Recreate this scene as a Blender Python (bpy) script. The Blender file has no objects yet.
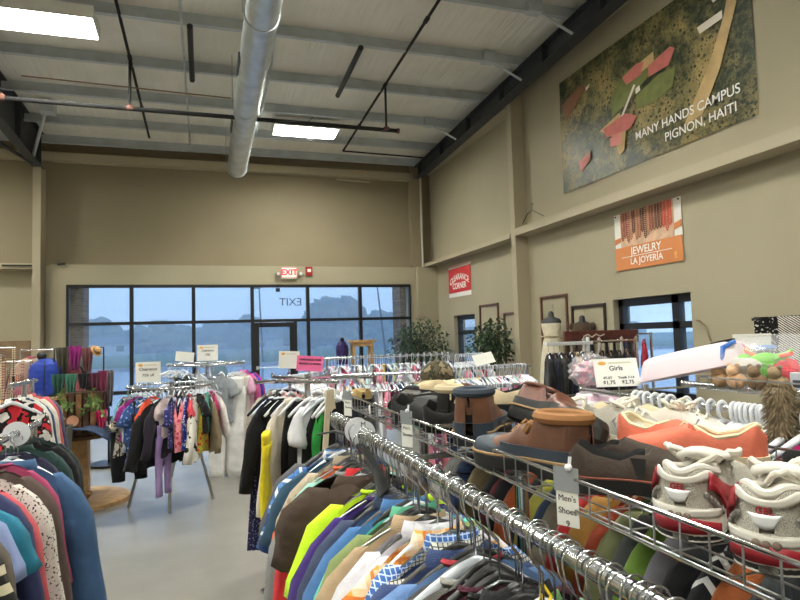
import bpy, math, random
from mathutils import Vector, Matrix, Euler
PI = math.pi
rnd = random.Random(7)
SC = bpy.context.scene
COL = SC.collection

# ------------------------------------------------------------------ mesh builder
def V(*a): return Vector(a)
def lerp(a, b, t): return a + (b - a) * t
def sstep(a, b, x):
    t = max(0., min(1., (x - a) / (b - a))); return t * t * (3 - 2 * t)
def interp(keys, x):
    if x <= keys[0][0]: return keys[0][1]
    for (x0, y0), (x1, y1) in zip(keys, keys[1:]):
        if x <= x1:
            t = (x - x0) / (x1 - x0); t = t * t * (3 - 2 * t) * .5 + t * .5
            return y0 + (y1 - y0) * t
    return keys[-1][1]

class MB:
    def __init__(s): s.v = []; s.f = []; s.m = []
    def add(s, vs, fs, mi=0):
        o = len(s.v); s.v += [tuple(p) for p in vs]
        s.f += [tuple(i + o for i in f) for f in fs]; s.m += [mi] * len(fs)
        return s
    def box(s, c, d, rz=0., mi=0, M=None):
        x, y, z = (k / 2 for k in d)
        vs = [V(i, j, k) for k in (-z, z) for j in (-y, y) for i in (-x, x)]
        if rz: vs = [Matrix.Rotation(rz, 3, 'Z') @ p for p in vs]
        if M: vs = [M @ p for p in vs]
        c = Vector(c)
        return s.add([p + c for p in vs], [(0, 2, 3, 1), (4, 5, 7, 6), (0, 1, 5, 4), (2, 6, 7, 3), (0, 4, 6, 2), (1, 3, 7, 5)], mi)
    def bx(s, x0, x1, y0, y1, z0, z1, mi=0):
        return s.box(((x0 + x1) / 2, (y0 + y1) / 2, (z0 + z1) / 2), (x1 - x0, y1 - y0, z1 - z0), mi=mi)
    def bar(s, p, q, w, h, mi=0):
        p, q = Vector(p), Vector(q); d = (q - p); L = d.length; d.normalize()
        up = V(0, 0, 1) if abs(d.z) < .95 else V(0, 1, 0)
        a = d.cross(up).normalized(); b = a.cross(d)
        M = Matrix((a, d, b)).transposed()
        return s.box((p + q) / 2, (w, L, h), M=M, mi=mi)
    def quad(s, pts, mi=0): return s.add(pts, [tuple(range(len(pts)))], mi)
    def loft(s, rings, cyc=True, caps=True, mi=0, fm=None):
        n = len(rings[0]); vs = [p for r in rings for p in r]; fs = []; ms = []
        for i in range(len(rings) - 1):
            for k in range(n if cyc else n - 1):
                k2 = (k + 1) % n
                fs.append((i * n + k, i * n + k2, (i + 1) * n + k2, (i + 1) * n + k)); ms.append(fm(i, k) if fm else mi)
        if caps and cyc:
            fs.append(tuple(range(n - 1, -1, -1))); ms.append(mi)
            b = (len(rings) - 1) * n; fs.append(tuple(range(b, b + n))); ms.append(mi)
        o = len(s.v); s.v += [tuple(p) for p in vs]; s.f += [tuple(i + o for i in f) for f in fs]; s.m += ms
        return s
    def tube(s, pts, r, n=8, mi=0, caps=True, flat=1., closed=False):
        P = [Vector(p) for p in pts]; N = len(P)
        R = r if isinstance(r, (list, tuple)) else [r] * N
        rings = []; ref = None
        for i in range(N):
            if closed: t = P[(i + 1) % N] - P[i - 1]
            else: t = P[min(i + 1, N - 1)] - P[max(i - 1, 0)]
            t = t.normalized() if t.length > 1e-9 else V(0, 0, 1)
            if ref is None: ref = V(0, 0, 1) if abs(t.z) < .9 else V(1, 0, 0)
            a = (ref - t * ref.dot(t))
            a = a.normalized() if a.length > 1e-6 else t.orthogonal().normalized()
            ref = a; b = t.cross(a)
            rings.append([P[i] + a * (R[i] * flat * math.cos(2 * PI * k / n)) + b * (R[i] * math.sin(2 * PI * k / n)) for k in range(n)])
        if closed: rings.append(rings[0]); caps = False
        return s.loft(rings, True, caps, mi)
    def cyl(s, p, q, r, n=12, mi=0): return s.tube([p, q], r, n, mi)
    def disc(s, c, r, h, n=20, mi=0, axis='Z'):
        c = Vector(c); d = {'Z': V(0, 0, h / 2), 'Y': V(0, h / 2, 0), 'X': V(h / 2, 0, 0)}[axis]
        return s.tube([c - d, c + d], r, n, mi)
    def ball(s, c, r, n=10, m=7, mi=0, fn=None):
        c = Vector(c); r = Vector(r) if not isinstance(r, (int, float)) else V(r, r, r)
        rings = []
        for i in range(m + 1):
            a = -PI / 2 + PI * i / m; ca = max(math.cos(a), .02)
            ring = []
            for k in range(n):
                u = V(ca * math.cos(2 * PI * k / n), ca * math.sin(2 * PI * k / n), math.sin(a))
                if fn: u = u * fn(u)
                ring.append(c + V(u.x * r.x, u.y * r.y, u.z * r.z))
            rings.append(ring)
        return s.loft(rings, True, True, mi)
    def lathe(s, c, prof, n=20, mi=0):
        c = Vector(c)
        return s.loft([[c + V(r * math.cos(2 * PI * k / n), r * math.sin(2 * PI * k / n), z) for k in range(n)] for r, z in prof], True, True, mi)
    def mesh(s, name, smooth=True):
        me = bpy.data.meshes.new(name); me.from_pydata(s.v, [], s.f)
        me.polygons.foreach_set('material_index', s.m)
        if smooth: me.polygons.foreach_set('use_smooth', [True] * len(s.f))
        me.update(); return me
    def build(s, name, mats, parent=None, smooth=True, bevel=0, loc=None, rz=0):
        o = link(name, s.mesh(name, smooth), mats, parent)
        if loc is not None: o.location = loc
        if rz: o.rotation_euler.z = rz
        if bevel:
            m = o.modifiers.new('bevel', 'BEVEL'); m.width = bevel; m.segments = 2; m.limit_method = 'ANGLE'
        if smooth and bevel == 0 and smooth != 2:
            autosmooth(o)
        return o

def autosmooth(o):
    me = o.data
    try: me.set_sharp_from_angle(angle=math.radians(40))
    except Exception: pass

def link(name, me, mats, parent=None):
    o = bpy.data.objects.new(name, me); COL.objects.link(o)
    if not isinstance(mats, (list, tuple)): mats = [mats]
    if len(me.materials) == 0:
        for m in mats: me.materials.append(m)
    else:
        for i, m in enumerate(mats):
            if i < len(o.material_slots) and me.materials[i] != m:
                o.material_slots[i].link = 'OBJECT'; o.material_slots[i].material = m
    if parent: o.parent = parent
    return o

def tag(o, label, cat, group=None, kind=None):
    o['label'] = label; o['category'] = cat
    if group: o['group'] = group
    if kind: o['kind'] = kind
    return o
def thing(name, label, cat, loc=(0, 0, 0), rz=0., group=None, rot=None):
    o = bpy.data.objects.new(name, None); COL.objects.link(o)
    o.empty_display_size = .05
    o.location = loc; o.rotation_euler = rot if rot else (0, 0, rz)
    return tag(o, label, cat, group)
def struct(name, mb, m, parent=None, smooth=False):
    o = mb.build(name, m, parent, smooth)
    if not parent: o['kind'] = 'structure'
    return o

# ------------------------------------------------------------------ materials
def lin(c):
    if isinstance(c, str):
        c = c.lstrip('#'); c = tuple(int(c[i:i + 2], 16) for i in (0, 2, 4))
    r = []
    for k in c:
        k = k / 255.; r.append(k / 12.92 if k <= .04045 else ((k + .055) / 1.055) ** 2.4)
    return (r[0], r[1], r[2], 1.)
_mc = {}
class NT:
    def __init__(s, m): s.t = m.node_tree; s.n = s.t.nodes; s.l = s.t.links
    def new(s, typ, **kw):
        nd = s.n.new(typ)
        for k, v in kw.items():
            if k.startswith('i_'): nd.inputs[k[2:]].default_value = v
            else: setattr(nd, k, v)
        return nd
    def link(s, a, b): s.l.new(a, b)
    def math(s, op, a, b=None):
        nd = s.n.new('ShaderNodeMath'); nd.operation = op
        for i, x in enumerate((a, b)):
            if x is None: continue
            if isinstance(x, (int, float)): nd.inputs[i].default_value = x
            else: s.l.new(x, nd.inputs[i])
        return nd.outputs[0]
    def mix(s, f, a, b, typ='MIX'):
        nd = s.n.new('ShaderNodeMixRGB'); nd.blend_type = typ
        for i, x in enumerate((f, a, b)):
            if isinstance(x, (int, float)): nd.inputs[i].default_value = x
            elif isinstance(x, tuple): nd.inputs[i].default_value = x
            else: s.l.new(x, nd.inputs[i])
        return nd.outputs[0]
    def ramp(s, f, stops, const=False):
        nd = s.n.new('ShaderNodeValToRGB'); cr = nd.color_ramp
        if const: cr.interpolation = 'CONSTANT'
        while len(cr.elements) > 1: cr.elements.remove(cr.elements[-1])
        cr.elements[0].position = stops[0][0]; cr.elements[0].color = stops[0][1]
        for p, c in stops[1:]:
            e = cr.elements.new(p); e.color = c
        s.l.new(f, nd.inputs[0]); return nd.outputs[0]
    def coord(s, out='Object'):
        return s.n.new('ShaderNodeTexCoord').outputs[out]
    def noise(s, vec, scale, detail=3., rough=.5):
        nd = s.n.new('ShaderNodeTexNoise'); nd.inputs['Scale'].default_value = scale
        nd.inputs['Detail'].default_value = detail; nd.inputs['Roughness'].default_value = rough
        s.l.new(vec, nd.inputs['Vector']); return nd.outputs['Fac']
    def vor(s, vec, scale, out='Distance'):
        nd = s.n.new('ShaderNodeTexVoronoi'); nd.inputs['Scale'].default_value = scale
        s.l.new(vec, nd.inputs['Vector']); return nd.outputs[out]
    def bump(s, h, st, dist=.01):
        nd = s.n.new('ShaderNodeBump'); nd.inputs['Strength'].default_value = st; nd.inputs['Distance'].default_value = dist
        s.l.new(h, nd.inputs['Height']); return nd.outputs[0]

def newmat(name):
    m = bpy.data.materials.new(name); m.use_nodes = True
    return m, NT(m), m.node_tree.nodes['Principled BSDF']

def mat(name, c, rough=.5, metal=0., var=.0, vs=8., bump=0., bs=60., spec=.5, coat=0., emit=None, est=1.):
    if name in _mc: return _mc[name]
    m, t, b = newmat(name)
    c = lin(c); b.inputs['Base Color'].default_value = c
    b.inputs['Roughness'].default_value = rough; b.inputs['Metallic'].default_value = metal
    b.inputs['Specular IOR Level'].default_value = spec
    if coat: b.inputs['Coat Weight'].default_value = coat; b.inputs['Coat Roughness'].default_value = .1
    if var:
        f = t.noise(t.coord(), vs, 4.)
        k1 = tuple(min(1, x * (1 - var)) for x in c[:3]) + (1,); k2 = tuple(min(1, x * (1 + var)) for x in c[:3]) + (1,)
        t.link(t.ramp(f, [(.3, k1), (.7, k2)]), b.inputs['Base Color'])
    if bump:
        t.link(t.bump(t.noise(t.coord(), bs, 3.), bump, .01), b.inputs['Normal'])
    if emit is not None:
        b.inputs['Emission Color'].default_value = lin(emit); b.inputs['Emission Strength'].default_value = est
    _mc[name] = m; return m

_fi = [0]
def fab(c, pat=None, c2=None, c3=None, s=1., rough=.88, wr=.65):
    key = ('fab', str(c), pat, str(c2), str(c3), s, rough)
    if key in _mc: return _mc[key]
    _fi[0] += 1
    m, t, b = newmat('fabric_%d' % _fi[0])
    co = t.coord(); a = lin(c); k2 = lin(c2) if c2 else a; k3 = lin(c3) if c3 else k2
    b.inputs['Roughness'].default_value = rough; b.inputs['Specular IOR Level'].default_value = .25
    b.inputs['Sheen Weight'].default_value = .08
    col = None
    if pat in ('plaid', 'gingham', 'stripes', 'vstripes', 'bands', 'check'):
        sp = t.new('ShaderNodeSeparateXYZ'); t.link(co, sp.inputs[0])
        fx = t.math('FRACT', t.math('MULTIPLY', t.math('ADD', sp.outputs[0], 5.), s))
        fz = t.math('FRACT', t.math('MULTIPLY', t.math('ADD', sp.outputs[2], 5.), s))
        gx = t.math('GREATER_THAN', fx, .5); gz = t.math('GREATER_THAN', fz, .5)
        if pat == 'stripes': col = t.mix(gz, a, k2)
        elif pat == 'vstripes': col = t.mix(t.math('GREATER_THAN', fx, .72), a, k2)
        elif pat == 'bands': col = t.ramp(fz, [(0, a), (.34, k2), (.67, k3)], True)
        elif pat == 'check':
            f = t.math('MAXIMUM', t.math('GREATER_THAN', fx, .78), t.math('GREATER_THAN', fz, .78)); col = t.mix(f, a, k2)
        else:
            f = t.math('MULTIPLY', t.math('ADD', gx, gz), .5); col = t.mix(f, a, k2)
            if pat == 'plaid':
                g = t.math('MAXIMUM', t.math('COMPARE', fx, .25), t.math('COMPARE', fz, .25))
                for nd in t.n:
                    if nd.type == 'MATH' and nd.operation == 'COMPARE': nd.inputs[2].default_value = .06
                col = t.mix(g, col, k3)
    elif pat == 'dots':
        f = t.math('LESS_THAN', t.vor(co, s), .32); col = t.mix(f, a, k2)
    elif pat == 'leopard':
        n1 = t.noise(co, s, 1., .4); col = t.ramp(n1, [(0, a), (.5, k2), (.62, k3)], True)
    elif pat == 'floral':
        v = t.new('ShaderNodeTexVoronoi'); v.inputs['Scale'].default_value = s; t.link(co, v.inputs['Vector'])
        f = t.new('ShaderNodeSeparateColor'); t.link(v.outputs['Color'], f.inputs[0])
        c1 = t.ramp(f.outputs[0], [(0, k2), (.45, k3), (.75, a)], True)
        col = t.mix(t.math('LESS_THAN', v.outputs['Distance'], .42), a, c1)
    elif pat == 'camo':
        n1 = t.noise(co, s, 2., .6); col = t.ramp(n1, [(0, a), (.46, k2), (.55, k3)], True)
    n2 = t.noise(co, 14., 4.)
    sh = t.ramp(n2, [(.25, (.86, .86, .86, 1)), (.75, (1.08, 1.08, 1.08, 1))])
    col = t.mix(1., col if col is not None else a, sh, 'MULTIPLY')
    t.link(col, b.inputs['Base Color'])
    h = t.math('ADD', t.math('MULTIPLY', t.noise(co, 9., 2.), 3.), t.math('MULTIPLY', t.noise(co, 380., 1.), .25))
    t.link(t.bump(h, wr, .012), b.inputs['Normal'])
    _mc[key] = m; return m

CHROME = mat('chrome', (205, 208, 212), .16, 1.)
STEELW = mat('wire_steel', (170, 172, 174), .28, 1.)
ZINC = mat('galvanised_steel', (206, 214, 218), .38, .75, var=.15, vs=5., bump=.05, bs=8)
BLK = mat('black_plastic', (22, 22, 24), .38)
CLEAR = mat('clear_plastic', (205, 212, 222), .2)
WPL = mat('white_plastic', (226, 229, 235), .35)
PAPER = mat('paper_white', (238, 238, 232), .6)
WOOD = mat('brown_wood', (120, 84, 52), .55, var=.3, vs=14.)
LWOOD = mat('light_wood', (186, 150, 104), .55, var=.25, vs=12.)
DWOOD = mat('dark_wood', (70, 46, 32), .5, var=.3, vs=14.)

# ------------------------------------------------------------------ text
def text_mesh(txt, size, bold=0., ext=.0006, arch=0., align='CENTER', spacing=1.):
    cu = bpy.data.curves.new('lettering', 'FONT'); cu.body = txt; cu.size = size
    cu.align_x = align; cu.align_y = 'CENTER'; cu.extrude = ext; cu.offset = bold; cu.space_character = spacing
    ob = bpy.data.objects.new('tmp_text', cu); COL.objects.link(ob)
    dg = bpy.context.evaluated_depsgraph_get(); dg.update()
    me = bpy.data.meshes.new_from_object(ob.evaluated_get(dg))
    bpy.data.objects.remove(ob); bpy.data.curves.remove(cu)
    me.materials.clear()
    if arch:
        for v in me.vertices: v.co.y -= arch * v.co.x * v.co.x
    return me
def text(name, txt, size, m, parent, loc, **kw):
    o = link(name, text_mesh(txt, size, **kw), m, parent); o.location = loc; return o
RIGHTWALL = Matrix(((0, 0, -1), (-1, 0, 0), (0, 1, 0))).to_euler()     # x reads towards the camera, faces the room
def front(rz=0.): return (PI / 2, 0, rz)                               # sign standing upright, facing the camera side
# ================================================================== THE SETTING
D = 14.75; XR = 5.823
SL = .0417
def roofz(y): return 6.16 + SL * (D - y)      # underside of the purlins

# walls
m, t, b = newmat('wall_paint'); co = t.coord()
t.link(t.ramp(t.noise(co, .7, 4.), [(.3, lin((160, 152, 129))), (.7, lin((166, 158, 135)))]), b.inputs['Base Color'])
b.inputs['Roughness'].default_value = .75; t.link(t.bump(t.noise(co, 90., 2.), .06, .004), b.inputs['Normal'])
WALL = m
TRIM = mat('trim_paint', (170, 160, 137), .6)
# concrete
m, t, b = newmat('polished_concrete'); co = t.coord()
n1 = t.noise(co, .5, 3., .5); n2 = t.noise(co, 5., 6., .65)
c1 = t.ramp(n1, [(.2, lin((126, 124, 118))), (.5, lin((134, 132, 126))), (.8, lin((142, 140, 134)))])
c2 = t.ramp(t.noise(co, 2.2, 5., .62), [(.25, (.9, .9, .9, 1)), (.75, (1.06, 1.06, 1.055, 1))])
cc = t.mix(1., c1, c2, 'MULTIPLY')
sp = t.new('ShaderNodeSeparateXYZ'); t.link(co, sp.inputs[0])
fx = t.math('FRACT', t.math('MULTIPLY', t.math('ADD', sp.outputs[0], 11.3), .22)); fy = t.math('FRACT', t.math('MULTIPLY', t.math('ADD', sp.outputs[1], 10.9), .22))
ln = t.math('MAXIMUM', t.math('LESS_THAN', fx, .0022), t.math('LESS_THAN', fy, .0022))
t.link(t.mix(t.math('MULTIPLY', ln, .45), cc, (.12, .11, .1, 1)), b.inputs['Base Color'])
b.inputs['Roughness'].default_value = .27
CONC = m
m, t, b = newmat('roof_insulation'); co = t.coord()
t.link(t.ramp(t.noise(co, 1.6, 4.), [(.3, lin((228, 226, 218))), (.7, lin((238, 236, 229)))]), b.inputs['Base Color'])
mp = t.new('ShaderNodeMapping'); mp.inputs['Scale'].default_value = (9., .6, 1.); t.link(co, mp.inputs['Vector'])
t.link(t.bump(t.noise(mp.outputs[0], 1.2, 3.), .5, .05), b.inputs['Normal']); b.inputs['Roughness'].default_value = .6
ROOF = m
PURL = mat('purlin_grey', (190, 198, 204), .5, .0, var=.12, vs=3.)
DSTEEL = mat('dark_steel', (52, 56, 62), .55, var=.2, vs=4.)
MULL = mat('window_frame_black', (24, 25, 28), .4)

XL = -9.; YN = -6.
struct('floor', MB().bx(XL, XR + .3, YN, D + .25, -.12, 0), CONC)
mb = MB(); zc = roofz(0) + .2
mb.add([(XL, YN, roofz(YN) + .2), (XR + .3, YN, roofz(YN) + .2), (XR + .3, D + .4, roofz(D + .4) + .2), (XL, D + .4, roofz(D + .4) + .2),
        (XL, YN, roofz(YN) + .3), (XR + .3, YN, roofz(YN) + .3), (XR + .3, D + .4, roofz(D + .4) + .3), (XL, D + .4, roofz(D + .4) + .3)],
       [(0, 1, 2, 3), (7, 6, 5, 4), (0, 4, 5, 1), (1, 5, 6, 2), (2, 6, 7, 3), (3, 7, 4, 0)])
struct('ceiling', mb, ROOF)
# far wall: upper sheet set back, furred lower part with the storefront opening, corner box
WX0, WX1, WZ = -2.885, 5.1, 3.02
UP = mat('upper_liner_shade', (138, 127, 103), .7, var=.05, vs=.8)  # darker than the lower wall: shade above the lamps' cut-off put into the colour
struct('wall_far_upper', MB().bx(XL, XR + .3, D + .25, D + .4, 3.47, 6.7).bx(5.2, 5.45, D + .02, D + .25, 3.47, 6.2), UP)
mb = MB()
mb.bx(XL, XR + .3, D + .25, D + .4, 3.2, 3.47)
mb.bx(XL, -3.05, D + .25, D + .4, 0, 3.2)
mb.bx(-3.2, WX0, D, D + .4, 0, 3.47); mb.bx(WX1, XR + .3, D, D + .4, 0, 3.47)
mb.bx(WX0, WX1, D, D + .4, WZ, 3.47)
mb.bx(5.28, XR, D - .14, D, 0, 3.47)
struct('wall_far', mb, WALL)
# right wall with three window openings (y ranges), sill to head
WR = [(12.42, 13.62, .35, 2.14, 'w'), (6.04, 7.56, .75, 2.14, 'w')]
mb = MB()
ys = [YN, WR[1][0], WR[1][1], WR[0][0], WR[0][1], D + .4]
for a, c in ((ys[0], ys[1]), (ys[2], ys[3]), (ys[4], ys[5])): mb.bx(XR, XR + .3, a, c, 0, 7.3)
for y0, y1, z0, z1, _ in WR:
    mb.bx(XR, XR + .3, y0, y1, 0, z0); mb.bx(XR, XR + .3, y0, y1, z1, 7.3)
struct('wall_right', mb, WALL)
struct('wall_left', MB().bx(XL - .2, XL, YN, D + .4, 0, 7.4), WALL)
struct('wall_near', MB().bx(XL, XR + .3, YN - .2, YN, 0, 7.4), WALL)
# painted girts and eave struts (trim)
XG = 5.53
struct('trim_1', MB().bx(XG, XR, YN, 9.94, 3.495, 3.63), TRIM)
struct('trim_2', MB().bx(XG, XR, 10.12, D + .2, 3.485, 3.575), TRIM)
struct('trim_3', MB().bx(XG, XR, YN, 9.94, 6.365, 6.5), TRIM)
struct('trim_4', MB().bx(XG, XR, 10.12, D + .2, 6.0, 6.11), TRIM)
struct('trim_5', MB().bx(XL, 5.28, D + .02, D + .25, 5.8, 5.98), TRIM)
struct('trim_6', MB().bx(XL, -3.5, D - .02, D + .25, 3.36, 3.49), TRIM)
# columns
mb = MB()
mb.bx(5.56, 5.575, 9.95, 10.12, 0, 6.55); mb.bx(5.575, XR, 10.0, 10.02, 0, 6.5); mb.bx(5.575, XR, 9.955, 10.0, 0, 6.5)
struct('trim_7', mb, TRIM)
struct('trim_8', MB().bx(-3.5, -3.345, D - .2, D + .25, 0, 5.62), TRIM)
struct('baseboard_right', MB().bx(XR - .012, XR, YN, 9.95, 0, .1).bx(XR - .012, XR, 10.03, D, 0, .1), mat('vinyl_base', (60, 56, 50), .5))

# purlins, rafters (structural steel)
k = 9
for y in (-4.5, -3., -1.45, .05, 1.6, 3.1, 4.62, 6.14, 7.67, 9.19, 10.7, 12.1, 13.55, 14.75):
    z = roofz(y); mb = MB()
    mb.bx(XL, XR, y - .004, y + .004, z, z + .2)
    mb.bx(XL, XR, y - .07, y, z, z + .008); mb.bx(XL, XR, y, y + .07, z + .192, z + .2)
    mb.bx(XL, XR, y - .074, y - .068, z, z + .025)
    struct('trim_%d' % k, mb, PURL); k += 1
def rafter(x, y0, y1, dep, off, fl=.2):
    global k
    mb = MB()
    def sl(dx, z0, z1):
        vs = [(x + s * dx, y, roofz(y) + zz) for zz in (z0, z1) for y in (y0, y1) for s in (-1, 1)]
        mb.add(vs, [(0, 2, 3, 1), (4, 5, 7, 6), (0, 1, 5, 4), (2, 6, 7, 3), (0, 4, 6, 2), (1, 3, 7, 5)])
    sl(.006, off - dep, off); sl(fl / 2, off - dep - .012, off - dep); sl(fl / 2, off, off + .012)
    y = y0 + .6
    while y < y1:
        mb.bx(x - fl / 2, x + fl / 2, y - .005, y + .005, roofz(y) + off - dep, roofz(y) + off); y += 1.52
    struct('trim_%d' % k, mb, DSTEEL); k += 1
rafter(-3.42, YN + .1, D - .05, .76, .17)
rafter(5.42, YN + .1, D + .1, .3, -.02, .22)

# --- far storefront
GL = bpy.data.materials.new('window_glass'); GL.use_nodes = True
t = NT(GL); t.n.clear()
out = t.new('ShaderNodeOutputMaterial'); tr = t.new('ShaderNodeBsdfTransparent'); tr.inputs[0].default_value = (.86, .92, .96, 1)
gl = t.new('ShaderNodeBsdfGlossy'); gl.inputs['Roughness'].default_value = .02; gl.inputs[0].default_value = (1, 1, 1, 1)
df = t.new('ShaderNodeBsdfDiffuse'); df.inputs[0].default_value = (.6, .66, .72, 1)  # faint diffuse share added to veil the outdoor view like haze
fr = t.new('ShaderNodeLayerWeight'); fr.inputs[0].default_value = .5
m1 = t.new('ShaderNodeMixShader'); m1.inputs[0].default_value = .05; t.link(tr.outputs[0], m1.inputs[1]); t.link(df.outputs[0], m1.inputs[2])
m2 = t.new('ShaderNodeMixShader'); t.link(t.math('ADD', t.math('MULTIPLY', t.math('POWER', fr.outputs[1], 4.), .6), .05), m2.inputs[0]); t.link(m1.outputs[0], m2.inputs[1]); t.link(gl.outputs[0], m2.inputs[2])
t.link(m2.outputs[0], out.inputs[0])

mxs = [WX0, -1.572, -.246, 1.085, 2.42, 3.75, WX1]
wn = 1
for i in range(6):
    a, c = mxs[i], mxs[i + 1]
    mb = MB(); fw = .075 if 0 < i else .075
    mb.bx(a, a + .04, D - .03, D + .08, 0, WZ); mb.bx(c - .04, c, D - .03, D + .08, 0, WZ)
    mb.bx(a + .04, c - .04, D - .03, D + .08, WZ - .07, WZ); mb.bx(a + .04, c - .04, D - .03, D + .08, 2.11, 2.18)
    if i != 3:
        mb.bx(a + .04, c - .04, D - .03, D + .08, 0, .1); mb.bx(a + .04, c - .04, D - .03, D + .08, .56, .64)
    else:
        mb.bx(2.075, 2.14, D - .03, D + .08, 0, 2.11)
    w = struct('window_%d' % wn, mb, MULL); wn += 1
    g = MB().bx(a + .04, c - .04, D + .02, D + .03, 2.18, WZ - .07)
    if i != 3: g.bx(a + .04, c - .04, D + .02, D + .03, .64, 2.11).bx(a + .04, c - .04, D + .02, D + .03, .1, .56)
    else: g.bx(2.14, c - .04, D + .02, D + .03, .05, 2.11)
    g.build('pane', GL, w, False)
mb = MB(); a, c = 1.125, 2.075
mb.bx(a, a + .11, D - .02, D + .05, .01, 2.1); mb.bx(c - .11, c, D - .02, D + .05, .01, 2.1)
mb.bx(a + .11, c - .11, D - .02, D + .05, 1.99, 2.1); mb.bx(a + .11, c - .11, D - .02, D + .05, .01, .27)
dr = struct('door_1', mb, MULL)
MB().bx(a + .11, c - .11, D + .01, D + .02, .27, 1.99).build('pane', GL, dr, False)
MB().cyl((a + .06, D - .06, 1.02), (c - .06, D - .06, 1.02), .014).bx(a + .03, a + .08, D - .07, D - .02, .98, 1.06).bx(c - .08, c - .03, D - .07, D - .02, .98, 1.06).build('push_bar', ZINC, dr)
MB().bx(a + .1, a + .36, D - .09, D - .03, 2.03, 2.1).bx(a + .1, a + .5, D - .05, D - .04, 2.11, 2.125).build('door_closer', MULL, dr)
# EXIT lettering on the outside of the transom glass, read backwards from inside
tx = text('lettering', 'EXIT', .27, mat('vinyl_letter', (70, 92, 120), .6), None, (2.005, D + .04, 2.585)); tx.rotation_euler = (PI / 2, 0, PI)
tag(tx, 'grey EXIT lettering seen backwards on the transom glass above the door', 'lettering')
tg = MB().bx(1.64, 1.74, D - .045, D - .032, 2.84, 2.93).cyl((1.69, D - .045, 2.885), (1.69, D - .07, 2.885), .03).build('door_sensor', BLK)
tag(tg, 'small black sensor at the top of the transom above the door', 'sensor')
# right wall windows
for (y0, y1, z0, z1, _), mu in zip(WR, ([], [6.42])):
    mb = MB(); X0, X1 = XR + .1, XR + .2
    mb.bx(X0, X1, y0, y0 + .09, z0, z1); mb.bx(X0, X1, y1 - .09, y1, z0, z1)
    mb.bx(X0, X1, y0, y1, z1 - .11, z1); mb.bx(X0, X1, y0, y1, z0, z0 + .09); mb.bx(X0, X1, y0, y1, 1.69, 1.78)
    for q in mu: mb.bx(X0, X1, q - .06, q + .06, z0, z1)
    w = struct('window_%d' % wn, mb, MULL); wn += 1
    MB().bx(XR + .15, XR + .155, y0 + .09, y1 - .09, z0 + .09, z1 - .11).build('pane', GL, w, False)
    MB().bx(XR + .1, XR + .3, y0, y1, z0 - .02, z0 + .01).build('window_sill', TRIM, w, False)

# --- outdoors
m, t, b = newmat('asphalt'); co = t.coord()
t.link(t.ramp(t.noise(co, .15, 5.), [(.3, lin((150, 156, 162))), (.7, lin((168, 172, 178)))]), b.inputs['Base Color']); b.inputs['Roughness'].default_value = .14; b.inputs['Specular IOR Level'].default_value = .8
ASPH = m
struct('pavement', MB().bx(-60, 60, D + .4, 43, -.2, -.06).bx(XR + .3, 60, -20, D + .4, -.2, -.06), ASPH)
m, t, b = newmat('lawn'); co = t.coord()
t.link(t.ramp(t.noise(co, .3, 6.), [(.3, lin((78, 104, 66))), (.7, lin((112, 132, 88)))]), b.inputs['Base Color']); b.inputs['Roughness'].default_value = .9
struct('lawn', MB().bx(-180, 180, 43, 190, -.2, -.04), m)
mb = MB().bx(-60, 60, 42.6, 43.0, -.06, .1); struct('kerb', mb, mat('kerb_concrete', (170, 170, 165), .8))
m, t, b = newmat('pier_brick'); co = t.coord()
br = t.new('ShaderNodeTexBrick'); br.inputs['Scale'].default_value = 4.5; br.inputs['Color1'].default_value = lin((120, 84, 70)); br.inputs['Color2'].default_value = lin((150, 116, 98)); br.inputs['Mortar'].default_value = lin((140, 134, 126))
mp = t.new('ShaderNodeMapping'); mp.inputs['Rotation'].default_value = (PI / 2, 0, 0); t.link(co, mp.inputs['Vector']); t.link(mp.outputs[0], br.inputs['Vector']); t.link(br.outputs[0], b.inputs['Base Color']); b.inputs['Roughness'].default_value = .85
struct('trim_40', MB().bx(-3.3, -2.62, D + .42, D + 1.1, -.06, 3.4), m)
struct('trim_41', MB().bx(4.95, 5.7, D + .42, D + 1.1, -.06, 3.4), m)

m = bpy.data.materials.new('mist'); m.use_nodes = True; t = NT(m); t.n.clear(); out = t.new('ShaderNodeOutputMaterial'); vs_ = t.new('ShaderNodeVolumeScatter'); vs_.inputs['Density'].default_value = .010; vs_.inputs['Color'].default_value = (.92, .96, 1, 1); t.link(vs_.outputs[0], out.inputs['Volume'])
MIST = MB().bx(-60, 75, 22, 160, -.04, 13).build('mist', m, None, False); MIST['kind'] = 'structure'
FOL = mat('tree_leaves', (84, 104, 76), .9, var=.35, vs=.9)
FOL2 = mat('tree_leaves_dark', (70, 90, 72), .9, var=.35, vs=.9)
BARK = mat('tree_bark', (70, 60, 50), .9)
def tree(x, y, h, w, lab, fm=FOL, conif=False, seed=0):
    r = random.Random(seed)
    o = thing('tree', lab, 'tree', (x, y, -.05), group=None)
    MB().tube([(0, 0, 0), (.1, 0, h * .3), (0, .1, h * .6)], [h * .03, h * .022, h * .01], 7).build('trunk', BARK, o)
    mb = MB()
    for i in range(70):
        zz = r.uniform(.18, .97); a = r.uniform(0, 2 * PI)
        env = (1 - zz) * .9 + .1 if conif else math.sqrt(max(.05, 1 - ((zz - .55) / .47) ** 2))
        rr = w / 2 * env * math.sqrt(r.random()); s = w * r.uniform(.07, .16) * (.6 if conif else 1)
        ph = r.uniform(0, 9)
        mb.ball((rr * math.cos(a), rr * math.sin(a), zz * h), (s * 1.2, s * 1.2, s), 9, 6, fn=lambda u: 1 + .28 * math.sin(7 * u.x + ph) * math.cos(6 * u.y + ph) + .12 * math.sin(13 * u.z + 9 * u.x))
    mb.build('crown', fm, o); return o
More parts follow.
